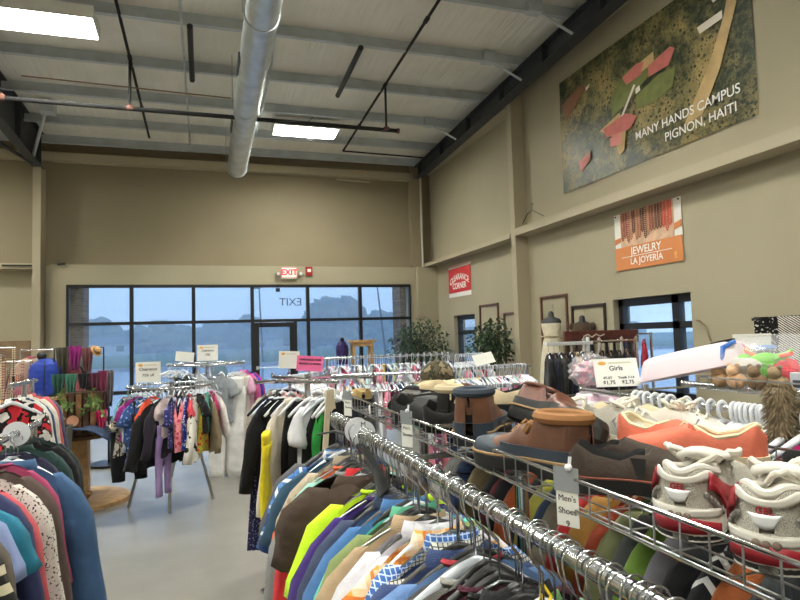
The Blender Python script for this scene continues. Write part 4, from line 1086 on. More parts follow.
low_shoe('slip_on_shoe', 'dark brown shoe heel poking in at the bottom right corner', .67, .50, BZ + .004, math.radians(-14), .28, .1, LEA('deep_brown_leather', (66, 52, 44), .7), DKLIN, RUB)
low_shoe('slip_on_shoe', 'black flat shoe lying right of the woven shoe', 1.06, .70, BZ + .004, math.radians(-30), .26, .09, L_BLACK, DKLIN, RUB, 'boat')
# --- running shoes with red panels, heels towards the camera
def runner(lab, x, y, ang):
    L, W = .295, .108; z = BZ
    hk = [(0, .09), (.07, .1), (.2, .088), (.32, .082), (.42, .094), (.52, .092), (.66, .084), (.8, .068), (.93, .058), (1, .036)]
    o = thing('running_shoe', lab, 'shoe', (0, 0, 0)); place(o, x, y, z, ang)
    shoe_upper(L, W, hk, (.025, .4), .036, rimw=.74, ns=44, bulge=.14).build('upper', [MESHG, mat('lining_pale', (204, 196, 190), .9)], o)
    sw = mat('sole_white', (220, 216, 206), .6)
    shoe_sole(L, W * 1.03, .046, heel=.004).build('midsole', sw, o)
    shoe_sole(L, W * 1.0, .009, heel=.004).build('outsole', RUB, o)
    def hp(a, zf, off=.003):        # a point on the heel shell: a = angle around the heel, zf = height
        # walk the outline: a in [-1,1] from one quarter to the other, through the back of the heel
        s = .34 * abs(a) ** 1.8; w = shoe_outline(s, W); h = interp(hk, s)
        zz = lerp(.034, h, zf); k = lerp(1, .78, max(0, zf) ** 1.3) + .08 * math.sin(PI * min(1, max(0, zf)))
        c = V(s * L, math.copysign(w * k, a) if abs(a) > .02 else 0, zz); nrm = V(-(1 - abs(a)) * 1.0, math.copysign(abs(a) ** .7, a), 0)
        return c + nrm.normalized() * off
    def strip(lo, hi, name, m, off=.004, n=14):
        mb = MB(); rows = []
        for i in range(n + 1):
            t = i / n; a0, z0 = lo(t); a1, z1 = hi(t); rows.append([hp(lerp(a0, a1, q / 3), lerp(z0, z1, q / 3), off) for q in range(4)])
        mb.loft(rows, False, False); ob = mb.build(name, m, o)
        sm = ob.modifiers.new('thick', 'SOLIDIFY'); sm.thickness = .003; sm.offset = 0; return ob
    # white padded collar
    pts = []
    for k in range(28):
        a = 2 * PI * k / 28; s = .205 + .185 * math.cos(a); w = shoe_outline(s, W); pts.append((s * L, math.copysign(abs(math.sin(a)) ** .8, math.sin(a)) * min(w * .74, .042), interp(hk, s) + .002))
    MB().tube(pts, .006, 8, closed=True).build('padded_collar', WHL, o)
    # white heel counter band, silver flash, red side blades
    strip(lambda t: (lerp(-.5, .5, t), .84 - .03 * abs(2 * t - 1)), lambda t: (lerp(-.5, .5, t), .99), 'collar_band', WHL, .0045)
    strip(lambda t: (lerp(-.1, .1, t), lerp(.6, .36, 1 - abs(2 * t - 1))), lambda t: (lerp(-.14, .14, t), .68), 'heel_flash', SILV, .008, 8)
    for s in (1, -1):
        strip(lambda t: (s * lerp(.36, .95, t), lerp(.62, .1, t)), lambda t: (s * lerp(.44, 1.12, t), lerp(.95, .5, t)), 'red_blade', SRED, .007)
        strip(lambda t: (s * lerp(.42, .62, t), lerp(.72, .16, t)), lambda t: (s * lerp(.48, .7, t), lerp(.7, .2, t)), 'red_blade', SRED, .007)
        mb = MB()
        for q in range(6): mb.ball(hp(s * lerp(.33, .56, q / 5), lerp(.5, .1, q / 5), .004), .0042, 7, 5)
        mb.build('grey_studs', mat('stud_grey', (120, 116, 112), .4), o)
    strip(lambda t: (lerp(-.5, .5, t), .02), lambda t: (lerp(-.55, .55, t), .2), 'heel_clip', WHL, .006)
    mb = MB(); n = 12; rows = []
    for i in range(n + 1):
        a = lerp(-.5, .5, i / n); s = .34 * abs(a) ** 1.8; w = shoe_outline(s, W) * 1.11
        d = .006
        rows.append([(s * L - d * (1 - abs(a)) - .002, math.copysign(w + .002, a) if abs(a) > .02 else 0, zz) for zz in (.012, .016 + .02 * (1 - abs(a)))])
    mb.loft(rows, False, False); rb = mb.build('red_heel_insert', SRED, o); sm = rb.modifiers.new('thick', 'SOLIDIFY'); sm.thickness = .003
    mb = MB()
    for q in (-1, 0, 1): mb.ball((-.005 - .0, q * .011, .036), (.005, .006, .006), 8, 6)
    mb.build('gel_pods', mat('pod_brown', (120, 104, 92), .3), o)
    tx = text('lettering', 'GEL', .0115, SRED, o, (hp(0, .75, .0065)), ext=.0004, bold=.0004); tx.rotation_euler = (PI / 2 - .1, 0, -PI / 2)
    # tongue and laces
    rows = []
    for i in range(7):
        s = lerp(.36, .56, i / 6); hz = interp(hk, s) + lerp(.016, .004, i / 6); rows.append([(s * L - .012 * (1 - i / 6), q * .03, hz - abs(q) ** 2 * .008) for q in (-1, -.5, 0, .5, 1)])
    mb = MB(); mb.loft(rows, False, False); tg = mb.build('tongue', WHL, o); sm = tg.modifiers.new('thick', 'SOLIDIFY'); sm.thickness = .009
    mb = MB()
    for s in (1, -1):
        mb.loft([[arc_top(hk, L, W, s_, s, k_, .003) for k_ in (.3, .5, .66)] for s_ in (.4, .48, .56, .64, .7)], False, False)
    ey = mb.build('eyestay', WHL, o); sm = ey.modifiers.new('thick', 'SOLIDIFY'); sm.thickness = .004
    laces(hk, L, W, .42, .68, 6, .0036, LACE, o, .055, .36, seed=int(ang * 100))
    return o
runner('white and red running shoe, left of its pair, heel facing the camera', .648, .715, math.radians(29))
runner('white and red running shoe nearest the bottom right, heel facing the camera', .655, .58, math.radians(31))
# --- the far basket: black shoes and boots
o_ = [('boot', .74, 1.78, 70, 'black ankle boot with cream fleece lining just left of the duck boot', L_BLACK),
      ('low', .68, 1.86, -40, 'black leather shoe leaning on the far basket front', L_BLACK),
      ('low', .80, 2.0, 110, 'dark grey suede shoe in the middle of the far basket', LEA('grey_suede', (62, 63, 66), .8)),
      ('boot', .76, 2.05, -30, 'charcoal suede boot in the middle of the far basket', LEA('charcoal_suede', (50, 51, 54), .8)),
      ('low', .72, 2.24, 60, 'black slip-on shoe near the string tag in the far basket', L_BLACK),
      ('low', .68, 2.14, -70, 'black walking shoe pressed against the far basket front', LEA('black_suede', (36, 36, 38), .8)),
      ('boot', .72, 2.40, -50, 'dark brown grey boot with its opening towards the camera', LEA('dusk_leather', (62, 54, 50), .6)),
      ('low', .9, 1.85, 100, 'tan sandal lying behind the black boots', LEA('tan_leather', (150, 116, 84), .6)),
      ('low', .92, 2.2, 95, 'light beige shoe resting on the back of the black shoes', LEA('beige_canvas', (206, 186, 150), .8)),
      ('low', 1.0, 1.72, 160, 'cream slip-on at the back of the basket, above the duck boot', LEA('cream_canvas', (216, 198, 164), .8)),
      ('low', .66, 2.58, 80, 'yellow tan work shoe at the far end of the far basket', LEA('wheat_nubuck', (176, 150, 98), .8)),
      ('low', .98, 2.4, 30, 'rust brown moccasin at the back of the far basket', LEA('rust_leather', (120, 76, 54), .6)),
      ('low', 1.02, 2.0, 70, 'black flat with a pale lining at the back of the far basket', L_BLACK)]
for i, (k_, x, y, a, lab, m_) in enumerate(o_):
    if k_ == 'boot': boot(lab, x, y, BZ, math.radians(a), m_, RUB, mat('cuff_dark', (40, 40, 42), .9) if i else mat('cuff_cream', (196, 180, 150), .9), roll=(0, 0, 0, 1.3, 0, 0, -1.2)[i], H=.12 if i == 0 else .115, lacem=LACE if i == 0 else None, band=RUB)
    else: low_shoe('shoe', lab, x, y, BZ + (.05 if 'resting' in lab or 'cream slip' in lab else .0), math.radians(a), .28, .1, m_, CREAM if 'pale' in lab or 'beige' in lab else DKLIN, RUB, 'slip' if i % 2 else 'boat', roll=.25 if i in (1, 5) else 0)
# camouflage cap on the shoes
o = thing('cap', 'camouflage cap lying on top of the shoes at the back of the basket', 'cap', (1.02, 2.6, BZ + .1), math.radians(200)); o.rotation_euler.y = -.25
MB().ball((0, 0, .0), (.088, .075, .085), 20, 12, fn=lambda u: 1. if u.z > -.1 else .93).build('crown', CAMO, o)
rings = []
for i in range(9):
    a = lerp(-1.15, 1.15, i / 8); rings.append([(.075 * math.cos(a), .068 * math.sin(a), -.02), (.075 * math.cos(a) + .07 * math.cos(a * .7), .07 * math.sin(a), -.035 - .012 * math.cos(a)), (.075 * math.cos(a) + .07 * math.cos(a * .7), .07 * math.sin(a), -.039 - .012 * math.cos(a)), (.07 * math.cos(a), .066 * math.sin(a), -.026)])
MB().loft(rings).build('visor', CAMO, o)
MB().ball((0, 0, .086), .008, 8, 6).build('button', CAMO, o)
# ================================================================== RACKS IN THE MIDDLE OF THE SHOP
def rounder(cx, cy, R, z, lab, legs=(-120, -15, 100), low=.45, up=0.):
    o = thing('round_rack', lab, 'clothes rack', (cx, cy, 0))
    for zz in ([z] if not up else [z, up]):
        MB().tube([(R * math.cos(2 * PI * k / 40), R * math.sin(2 * PI * k / 40), zz) for k in range(40)], .013, 10, closed=True).build('ring_rail', CHROME, o)
    MB().cyl((0, 0, .3), (0, 0, max(z, up) + .02), .018, 10).build('post', CHROME, o)
    for a in legs:
        a = math.radians(a); c, s = math.cos(a), math.sin(a)
        MB().tube([(.12 * c, .12 * s, z - .05), (R * .97 * c, R * .97 * s, .02)], .016, 8).ball((R * .97 * c, R * .97 * s, .02), .02, 8, 6).build('leg', STEELW, o)
        mb = MB().tube([(0, 0, z - .04), (R * c, R * s, z)], .009, 6); mb.tube([(0, 0, low), (.75 * R * c, .75 * R * s, low)], .01, 6); mb.build('spoke', CHROME, o)
    return o
def card_sign(x, y, z, w, h, lab, m=PAPER, lines=(), rz=0., sun=True, stem=.12, size=None, tilt=0., lean=0.):
    o = thing('sign', lab, 'sign', (x, y, z), rz); o.rotation_euler.y = tilt; o.rotation_euler.x = lean
    MB().bx(-w / 2, w / 2, -.003, .003, 0, h).build('card', m, o, False)
    if stem: MB().cyl((0, .006, -stem), (0, .006, h * .5), .004, 6).bx(-.012, .012, .002, .012, -stem, -stem + .02).build('stem', CHROME, o)
    if sun:
        MB().ball((-w * .3, -.0035, h * .84), (w * .1, .0012, h * .07), 12, 6).build('logo', mat('logo_orange', (232, 176, 80), .5), o)
        MB().bx(-w * .16, w * .36, -.0042, -.003, h * .82, h * .87).build('logo_bar', mat('logo_pale', (206, 204, 180), .5), o, False)
    y0 = h * (.64 if sun else .74)
    for i, (s, sz) in enumerate(lines):
        for s_, dx in (s if isinstance(s, list) else [(s, 0.)]):
            tx = text('lettering', s_, sz, BLK, o, (dx, -.0042, y0), ext=.0003, bold=.0006); tx.rotation_euler = front()
        y0 -= sz * 1.45
    return o
# --- children's clearance rounder
KX, KY, KR, KZ = -.35, 6.93, .43, 1.235
rounder(KX, KY, KR, KZ, "round chrome rack of children's clearance clothes on three splayed legs", (-176, -90, -6))
WK = "on the children's round rack"
KI = [(-186, 'kid', '#7fc6d4', None, None, 'aqua child top', 1.1), (-176, 'kidtank', '#d25a7a', 'floral', '#f2d8dc', 'rosy flowered child top', 1.), (-168, 'kid', '#d8d4c8', 'leopard', '#2a2624', 'leopard print child top', 1.35), (-158, 'kidlong', '#b8bcc2', 'vstripes', '#4d5560', 'grey striped child top', 1.2),
      (-148, 'kiddress', '#2f63ad', 'bands', '#2a2a30', 'blue child dress with green band', 1.05), (-141, 'kpants', '#15161a', None, None, 'black child trousers', 1.15), (-134, 'kid', '#8e2f7c', None, None, 'plum child top', 1.05), (-126, 'kid', '#36558f', 'dots', '#86a4d6', 'denim blue child top', 1.2),
      (-118, 'kiddress', '#31457a', 'floral', '#5a74b0', 'indigo flowered child dress', 1.15), (-111, 'kid', '#e0593c', None, None, 'tangerine child top', 1.), (-104, 'kidlong', '#17171b', None, None, 'black child top', 1.5), (-97, 'kidlong', '#241f2c', None, None, 'black violet child top', 1.3),
      (-90, 'kid', '#d7c5c3', None, None, 'pale pink child top', 1.), (-83, 'kid', '#2b2a66', 'dots', '#9690cc', 'navy child top with lilac dots', 1.2), (-76, 'kidtank', '#e9919b', 'floral', '#c6414f', 'salmon pink child tank', 1.4), (-69, 'kiddress', '#233f9a', 'dots', '#eef0f6', 'blue child dress with white polka dots', .98),
      (-62, 'kid', '#d34a57', None, None, 'coral red child top', 1.), (-55, 'kidlong', '#dcd9cf', 'leopard', '#1c1b1a', 'white child dress with black blotches', 1.45), (-47, 'kid', '#202024', None, None, 'jet black child top', 1.), (-39, 'kiddress', '#c8b03a', 'floral', '#c8382f', 'yellow and red flowered child dress', 1.1),
      (-31, 'kid', '#5fb3ab', None, None, 'turquoise child top', 1.), (-23, 'kidlong', '#7a6c54', None, None, 'khaki child top', 1.35), (-15, 'kid', '#b72e6a', None, None, 'raspberry child top', 1.), (-6, 'kidlong', '#e4dfdc', None, None, 'cream child top', 1.1), (4, 'kid', '#b49cc8', None, None, 'lilac child top', 1.)]
for i, (a, kd, c, pt_, c2, desc, sc) in enumerate(KI):
    ar = math.radians(a); sca = {'floral': 34., 'leopard': 22., 'dots': 40., 'vstripes': 30., 'bands': 3., None: 1.}[pt_]
    if desc == 'leopard print child top': mm = F(c, 'leopard', '#3a332c', '#a39a88', s=30)
    elif pt_ == 'bands': mm = F(c, 'bands', '#2f63ad', '#3fae4c', s=1.9)
    elif desc.startswith('yellow'): mm = F(c, 'floral', '#c8382f', '#8ab04a', s=30)
    elif pt_ == 'leopard': mm = F(c, 'leopard', c, '#1c1b1a', s=24)
    else: mm = F(c, pt_, c2, c2, s=sca)
    hang(kd, 'kid', (KX + KR * math.cos(ar), KY + KR * math.sin(ar), KZ), ar + r.uniform(-.9, -.3) if -140 < a < -40 else (ar + r.uniform(.8, 1.25) if a <= -140 else ar - r.uniform(.7, 1.2)), mm, desc, WK, "children's clothes on the round rack", sc)
for i in range(16):
    a = math.radians(20 + i * 8.5); far_hanger(KX + KR * math.cos(a), KY + KR * math.sin(a), KZ, a)
garment('kpants', -.40, 6.48, 1.0, 1.1, F('#a48cc4'), 'long lavender leggings hanging low at the front of the round rack', None, None, .85, 1.35)
garment('kpants', -.74, 6.75, 1.0, .4, F('#17171c'), 'black child shorts hanging low at the left of the round rack', None, None, 1.15, .85)
tag(MB().tube([(-.40, 6.5, 1.235), (-.40, 6.48, 1.1), (-.40, 6.48, .9)], .004, 6).build('clip_cord', CLEAR), 'thin clear hanger cord holding the lavender leggings', 'cord')
card_sign(-.55, 6.6, 1.3, .235, .205, 'white Clearance 75% off sign standing on the front round rack', lines=(('Clearance', .042), ('75% off', .036)), stem=.08)
# --- second rounder behind
rounder(.02, 8.35, .48, 1.4, 'taller round chrome rack behind the children rack', (-160, -60, 60), up=1.24)
W2 = 'on the rear round rack'
for a, kd, c, desc, sc in ((-48, 'pants', '#ddd8cf', 'pale cream trousers', 1.15), (-40, 'longtee', '#d9d2cc', 'ivory blouse', .9), (-26, 'tee', '#d7a6c0', 'light pink t-shirt', .9), (-16, 'jacket', '#cc5f93', 'hot pink jacket', .85), (-6, 'jacket', '#2f3fae', 'royal blue jacket', .85), (3, 'jacket', '#b32f86', 'magenta jacket', .9),
                          (12, 'pants', '#23242b', 'black trousers', .95), (-62, 'pants', '#ececea', 'bright white trousers', 1.2), (-74, 'tee', '#9aa0a6', 'silver grey t-shirt', .9), (-100, 'tank', '#dfe0e4', 'white tank top', .9), (-120, 'longtee', '#3d4048', 'dark grey top', .9), (-140, 'pants', '#3a3b34', 'olive black trousers', .9)):
    ar = math.radians(a); hang(kd, 'clear', (.02 + .48 * math.cos(ar), 8.35 + .48 * math.sin(ar), 1.4), ar + .9 if a < -30 else ar - .5, F(c), desc, W2, 'clothes on the rear round rack', sc)
for i in range(22):
    a = math.radians(-230 + i * 8); far_hanger(.02 + .48 * math.cos(a), 8.35 + .48 * math.sin(a), (1.4, 1.24)[i % 2], a)
card_sign(.03, 8.0, 1.45, .25, .2, 'white Clearance sign on the taller rear round rack', lines=(('Clearance', .036), ('75%', .034)), stem=.05)
card_sign(-.25, 8.05, 1.45, .22, .12, 'small tilted white sign left of the rear Clearance sign', lines=(), stem=.05, tilt=.12, sun=False)
o = size_disc(.18, 7.88, 1.3, '', 'blue grey round disc hanging on the rear round rack', 0., .09); o.children[0].material_slots[0].link = 'OBJECT'; o.children[0].material_slots[0].material = mat('disc_blue', (110, 140, 160), .4)

# --- four-way rack of women's clothes
o = thing('four_way_rack', "chrome four-way rack of women's clothes beyond the near rack", 'clothes rack', (.70, 4.35, 0))
MB().cyl((0, 0, .05), (0, 0, 1.44), .022, 10).build('post', CHROME, o)
for a, L, zt in ((205, .42, 1.41), (60, .5, 1.4), (-25, .48, 1.41), (120, .42, 1.41)):
    a = math.radians(a); c, s = math.cos(a), math.sin(a)
    MB().tube([(0, 0, zt), (L * c, L * s, zt), (L * c, L * s, zt + .03)], .012, 8).build('arm', CHROME, o)
    MB().tube([(0, 0, .08), (.4 * c, .4 * s, .03)], .018, 8).build('foot', CHROME, o)
W3 = 'on the four-way rack'
LW = [('tank', 'black', '#2b2830', 'dark mauve tank', 1., 0), ('ldress', 'clear', '#2a2b52', 'navy dotted dress', .85, 0), ('longtee', 'white', '#17171b', 'black blouse with grey shoulders', .9, 0), ('ldress', 'white', '#1c1a1e', 'long black dress', .82, 0), ('shirt', 'white', '#ddd3c3', 'long cream blouse', .85, 1.25), ('dress', 'white', '#131316', 'short black dress', .88, 0),
      ('pants', 'clear', '#e3cf1f', 'bright yellow trousers', .78, .84), ('tank', 'white', '#19191e', 'black tank', 1., 0), ('tee', 'white', '#d9d9e0', 'white t-shirt', .92, 0), ('tank', 'clear', '#151518', 'plain black camisole', 1.05, 0), ('tank', 'white', '#2c8a3c', 'green top with cream lapels', 1.05, 0), ('dress', 'white', '#111113', 'black v-neck dress', .9, 0)]
for i, (kd, hk, c, desc, sc, sl) in enumerate(LW):
    t_ = i / (len(LW) - 1); x, y = lerp(.40, .82, t_), lerp(4.3, 3.95, t_)
    mm = F('#2a2b52', 'dots', '#8a8ab8', s=60) if 'dotted' in desc else F(c)
    if kd == 'pants': x, y = .365, 3.95
    hang(kd, hk if kd != 'pants' else None, (x, y, 1.405 if kd != 'pants' else 1.22), (.62 if kd != 'pants' else 1.35) + r.uniform(-.12, .12), mm, desc, W3, "women's clothes on the four-way rack", sc, sl or 1.)
tag(MB().tube([(.38, 4.31, 1.405), (.84, 3.93, 1.405)], .0125, 10).build('hang_rail', CHROME), "slanted chrome rail in front of the four-way rack carrying women's black clothes", 'rail')
o = thing('scarf', 'cream sash hanging over the green top on the four-way rack', 'scarf', (.752, 3.92, 1.36), .62)
mb = MB()
for s in (-1, 1): mb.loft([[(s * lerp(.01, .07, t_) - .022, -.035, -.5 * t_), (s * lerp(.01, .07, t_) + .022, -.038, -.5 * t_), (s * lerp(.01, .07, t_) + .022, -.031, -.5 * t_), (s * lerp(.01, .07, t_) - .022, -.028, -.5 * t_)] for t_ in (q / 8 for q in range(9))])
mb.build('sash', F('#e6d8bd'), o)
o = thing('necklace_hanging', 'plum knitted scarf end dangling below the yellow trousers', 'scarf', (.355, 4.15, .62)); o.name = 'scarf'
MB().tube([(0, 0, .3), (.0, 0, .15), (.01, 0, 0), (.0, 0, -.1)], [.02, .028, .032, .05], 10, flat=.6).build('scarf_end', F('#6d3048', 'floral', '#8f4a60', '#4a1f30', s=60), o)
# jackets hung on the rear and right arms
for i, (a, L, kd, c, desc) in enumerate(((120, .3, 'jacket', '#17171a', 'black coat'), (120, .2, 'longtee', '#e79a98', 'salmon pink cardigan'), (120, .4, 'jacket', '#a39a92', 'stone grey jacket'), (60, .2, 'tee', '#d8d4d0', 'off white tee'), (60, .32, 'tank', '#8f959c', 'grey tank'), (60, .44, 'longtee', '#e5e2dd', 'white cardigan'),
                                          (-25, .25, 'tank', '#f0ece4', 'ivory tank'), (-25, .36, 'tee', '#20242c', 'ink blue tee'), (-25, .46, 'tank', '#3a3d44', 'slate tank'))):
    ar = math.radians(a); hang(kd, 'white', (.70 + L * math.cos(ar), 4.35 + L * math.sin(ar), 1.412), ar + PI / 2 + .1, F(c), desc, 'on the back of the four-way rack', 'clothes on the back of the four-way rack', .85)
card_sign(.60, 4.6, 1.475, .155, .13, 'white sign partly behind the pink sign', lines=(), stem=.05, rz=.05, tilt=.06)
PINK = mat('pink_card', (255, 122, 178), .6)
card_sign(.69, 4.2, 1.47, .185, .105, 'bright pink sign on the four-way rack', PINK, (('UNMARKED TOPS', .019), ('MARKED AS PRICED', .017)), .02, False, .08, tilt=.09)

# --- racks of tiny clothes on white hangers, middle right
PAL = ['#e9a3b8', '#d9dbe6', '#c64f7c', '#8fa6d2', '#efe3d0', '#6c5aa0', '#b9d3d6', '#d8828e', '#f2d36b', '#4d5a86', '#a9b79a', '#cdb4d8', '#dfe6ea', '#e58aa0', '#7c3f5f', '#3b4d74', '#f4f0ea', '#93c6b4', '#b2556a', '#5d4a78', '#ece6f0', '#d4a27e']
PN = ['candy pink', 'ice white', 'deep rose', 'cornflower blue', 'cream', 'violet', 'pale teal', 'dusty rose', 'butter yellow', 'denim blue', 'sage', 'pale lilac', 'frost white', 'bubblegum pink', 'plum', 'navy blue', 'ivory', 'mint', 'raspberry red', 'dark violet', 'lavender white', 'peach brown']
def bar_rack(p, q, z, lab, where, grp, n, off=0, hk='far', kind=('baby', 'kid', 'kidlong', 'kiddress'), extra=20, sc=1.1, hz=0., pal=PAL, pn=PN):
    p, q = V(*p, z), V(*q, z); d = (q - p); L = d.length; d.normalize(); nrm = math.atan2(d.y, d.x) + PI / 2; c = (p + q) / 2
    o = thing('bar_rack', lab, 'clothes rack', (c.x, c.y, 0), math.atan2(d.y, d.x))
    h = L / 2
    MB().tube([(-h, 0, z), (h, 0, z)], .014, 10).build('hang_rail', CHROME, o)
    for s in (-1, 1):
        MB().cyl((s * (h - .04), 0, .04), (s * (h - .04), 0, z), .016, 8).build('post', CHROME, o)
        MB().bx(s * (h - .04) - .02, s * (h - .04) + .02, -.25, .25, .02, .05).build('foot', CHROME, o, False)
    for i in range(n):
        pos = p + d * lerp(.06, L - .06, (i + .5) / n); kd = kind[(i * 3 + off) % len(kind)]; ci = (i + off) % len(pal)
        pt_ = (None, None, 'floral', None, 'dots', 'stripes')[(i + off) % 6]
        mm = F(pal[ci], pt_, pal[(ci + 5) % len(pal)], '#f4f0ea', s={'floral': 40, 'dots': 45, 'stripes': 18, None: 1}[pt_])
        nm = {'baby': 'baby top', 'kid': 'child top', 'kidlong': 'child sleeved top', 'kiddress': 'child dress'}.get(kd, kd)
        desc = pn[ci] + ' ' + ({'floral': 'flowered ', 'dots': 'dotted ', 'stripes': 'striped ', None: ''}[pt_]) + nm
        hang(kd, hk, (pos.x, pos.y, z), nrm + rnd.uniform(-.45, .45), mm, desc, where, grp, sc)
    for i in range(extra):
        pos = p + d * lerp(.04, L - .04, (i + .2) / extra); far_hanger(pos.x, pos.y, z, nrm + rnd.uniform(-.4, .4), 1.15)
bar_rack((1.3, 6.9), (2.95, 6.9), 1.455, 'chrome rack of baby clothes on clear hangers below the wooden stand', 'on the rack below the wooden stand', 'baby clothes below the wooden stand', 20, 0, sc=1.2)
bar_rack((1.15, 5.7), (2.3, 5.5), 1.33, 'chrome rack of pink baby clothes behind the black shoes', 'on the rack behind the black shoes', 'baby clothes behind the black shoes', 15, 7, kind=('baby', 'kid', 'kiddress', 'kidlong'), sc=1.05)
bar_rack((2.1, 5.1), (3.05, 5.26), 1.37, 'chrome rack of small clothes in front of the ficus', 'on the rack before the ficus', 'small clothes before the ficus', 18, 3, sc=1.15)
bar_rack((1.5, 4.25), (2.3, 4.15), 1.29, 'lower chrome rack of small clothes beyond the duck boot', 'on the rack beyond the duck boot', 'small clothes beyond the duck boot', 14, 12, sc=1.05)
bar_rack((3.0, 7.4), (3.8, 7.8), 1.4, 'chrome rack of small clothes under the corner ficus', 'on the rack under the corner ficus', 'small clothes under the corner ficus', 12, 9, sc=1.2)
bar_rack((.8, 6.2), (1.25, 6.9), 1.3, 'short chrome rack of baby clothes left of the wooden stand', 'on the short rack by the stand', 'baby clothes on the short rack', 9, 15, sc=1.1)
card_sign(2.93, 6.0, 1.36, .26, .13, 'white card sign lying aslant above the rack before the ficus', sun=False, rz=.15, tilt=-.14, lean=-.5, stem=.05)
garment('jacket', 2.36, 4.1, 1.33, 1.2, F('#d23c8e'), 'small hot pink jacket at the right end of the rack beyond the duck boot', None, None, .62)
tag(MB().tube([(2.2, 4.1, 1.1), (2.26, 4.08, 1.16), (2.34, 4.06, 1.12), (2.42, 4.04, 1.03)], [.03, .05, .05, .03], 10).build('folded_cloth', F('#1d1d22')), 'black cloth bundle in front of the small hot pink jacket', 'cloth')
tag(FARH.build('clothes_hangers', CLEAR), 'crowd of clear and white plastic hangers on the racks of small clothes farther back', 'hangers', kind='stuff')
# --- girls' gondola on the right with basket
GX = 2.1
gondola(GX, 1.2, 3.05, "chrome rack of girls' clothes with a basket on top, at the right", (1.35, 2.12, 2.95), 1.352)
basket(GX + .12, 1.25, 2.28, "wire basket of bagged toys on the girls' rack", z=1.41)
basket(GX + .0, 2.62, 3.3, 'wire basket of wrapped bundles behind the Girls sign', w=.45, z=1.205, h=.09)
W5 = "on the girls' rack"
GI = [(2.58, 'kid', '#8a76b8', 'soft purple girl top'), (2.54, 'kidlong', '#20222c', 'black girl jacket'), (2.44, 'kidlong', '#262030', 'dark aubergine girl top'), (2.34, 'kidlong', '#d7d2d6', 'white patterned girl top'),
      (2.24, 'kidlong', '#2c2a33', 'charcoal girl top'), (2.16, 'kidlong', '#dd77ac', 'pink girl top'), (2.10, 'kid', '#e6c53a', 'sunny yellow girl top'), (2.04, 'kidlong', '#d86aa8', 'bright pink girl top'), (1.98, 'kidlong', '#b25a9a', 'orchid pink girl jacket'), (1.93, 'kidlong', '#4d3a72', 'grape purple girl top'),
      (1.88, 'kidlong', '#3a2f50', 'dark purple girl top'), (1.83, 'kid', '#9a4f96', 'mauve girl top'), (1.78, 'kidlong', '#33404f', 'steel dark girl top'), (1.72, 'kidlong', '#2a6a6a', 'dark teal girl top'), (1.66, 'kid', '#c22f78', 'fuchsia girl top'), (1.60, 'kidlong', '#4d63b0', 'blue girl top'), (1.54, 'kid', '#a58cd0', 'lavender girl top'), (1.48, 'kid', '#e0a8c4', 'baby pink girl top'), (1.42, 'kidlong', '#7f97d4', 'sky blue girl top')]
for y, kd, c, desc in GI: hang(kd, 'wide', (GX, y, 1.352), r.uniform(-.25, .15), F(c, 'floral' if 'patterned' in desc else None, '#30303a', '#d7d2d6', s=40), desc, W5, "girls' clothes on the right rack", 1.05)
for y in (2.5, 2.39, 1.905, 1.955, 1.855, 1.805): hanger('wide', GX, y, 1.352, r.uniform(-.2, .2), "empty white plastic hanger on the girls' rack rail", "empty white hangers on the girls' rack")
card_sign(2.06, 2.66, 1.40, .225, .155, 'white Girls price sign leaning back beside the pale tub', lines=(('Girls', .036), ([('4T-5T', -.05), ('Youth 7-14', .045)], .018), ([('$1.75', -.045), ('$2.75', .05)], .028)), rz=-.42, stem=.1, tilt=-.02, lean=-.42)
# pale pink baby bath lying on the basket
o = thing('baby_bath', "pale pink plastic baby tub lying upside down on the girls' rack", 'baby tub', (2.33, 2.42, 1.532), math.radians(-68)); o.rotation_euler.y = -.22
prof = []
def se(a, rx, ry, e=.62): return (rx * math.copysign(abs(math.cos(a)) ** e, math.cos(a)), ry * math.copysign(abs(math.sin(a)) ** e, math.sin(a)))
rings = []
for rx, ry, z in ((k_ * .68, q_ * 1.0, z_ * .88) for k_, q_, z_ in ((.385, .18, -.072), (.395, .187, -.066), (.39, .183, -.05), (.372, .172, -.02), (.352, .160, .025), (.335, .147, .048), (.30, .125, .06), (.20, .08, .064), (.05, .02, .065))):
    rings.append([(se(2 * PI * k / 44, rx, ry)[0], se(2 * PI * k / 44, rx, ry)[1], z) for k in range(44)])
MB().loft(rings).build('tub_shell', mat('tub_pink', (232, 214, 224), .35), o)
rings = [[(se(2 * PI * k / 30, .055, .04, .6)[0] + .17, se(2 * PI * k / 30, .055, .04, .8)[1] - .03, z) for k in range(30)] for z in (.04, .0615)]
MB().loft(rings).build('drain_label', BLK, o)
MB().bx(.145, .2, -.055, -.012, .0615, .064).build('label', mat('label_olive', (140, 140, 104), .5), o, False)
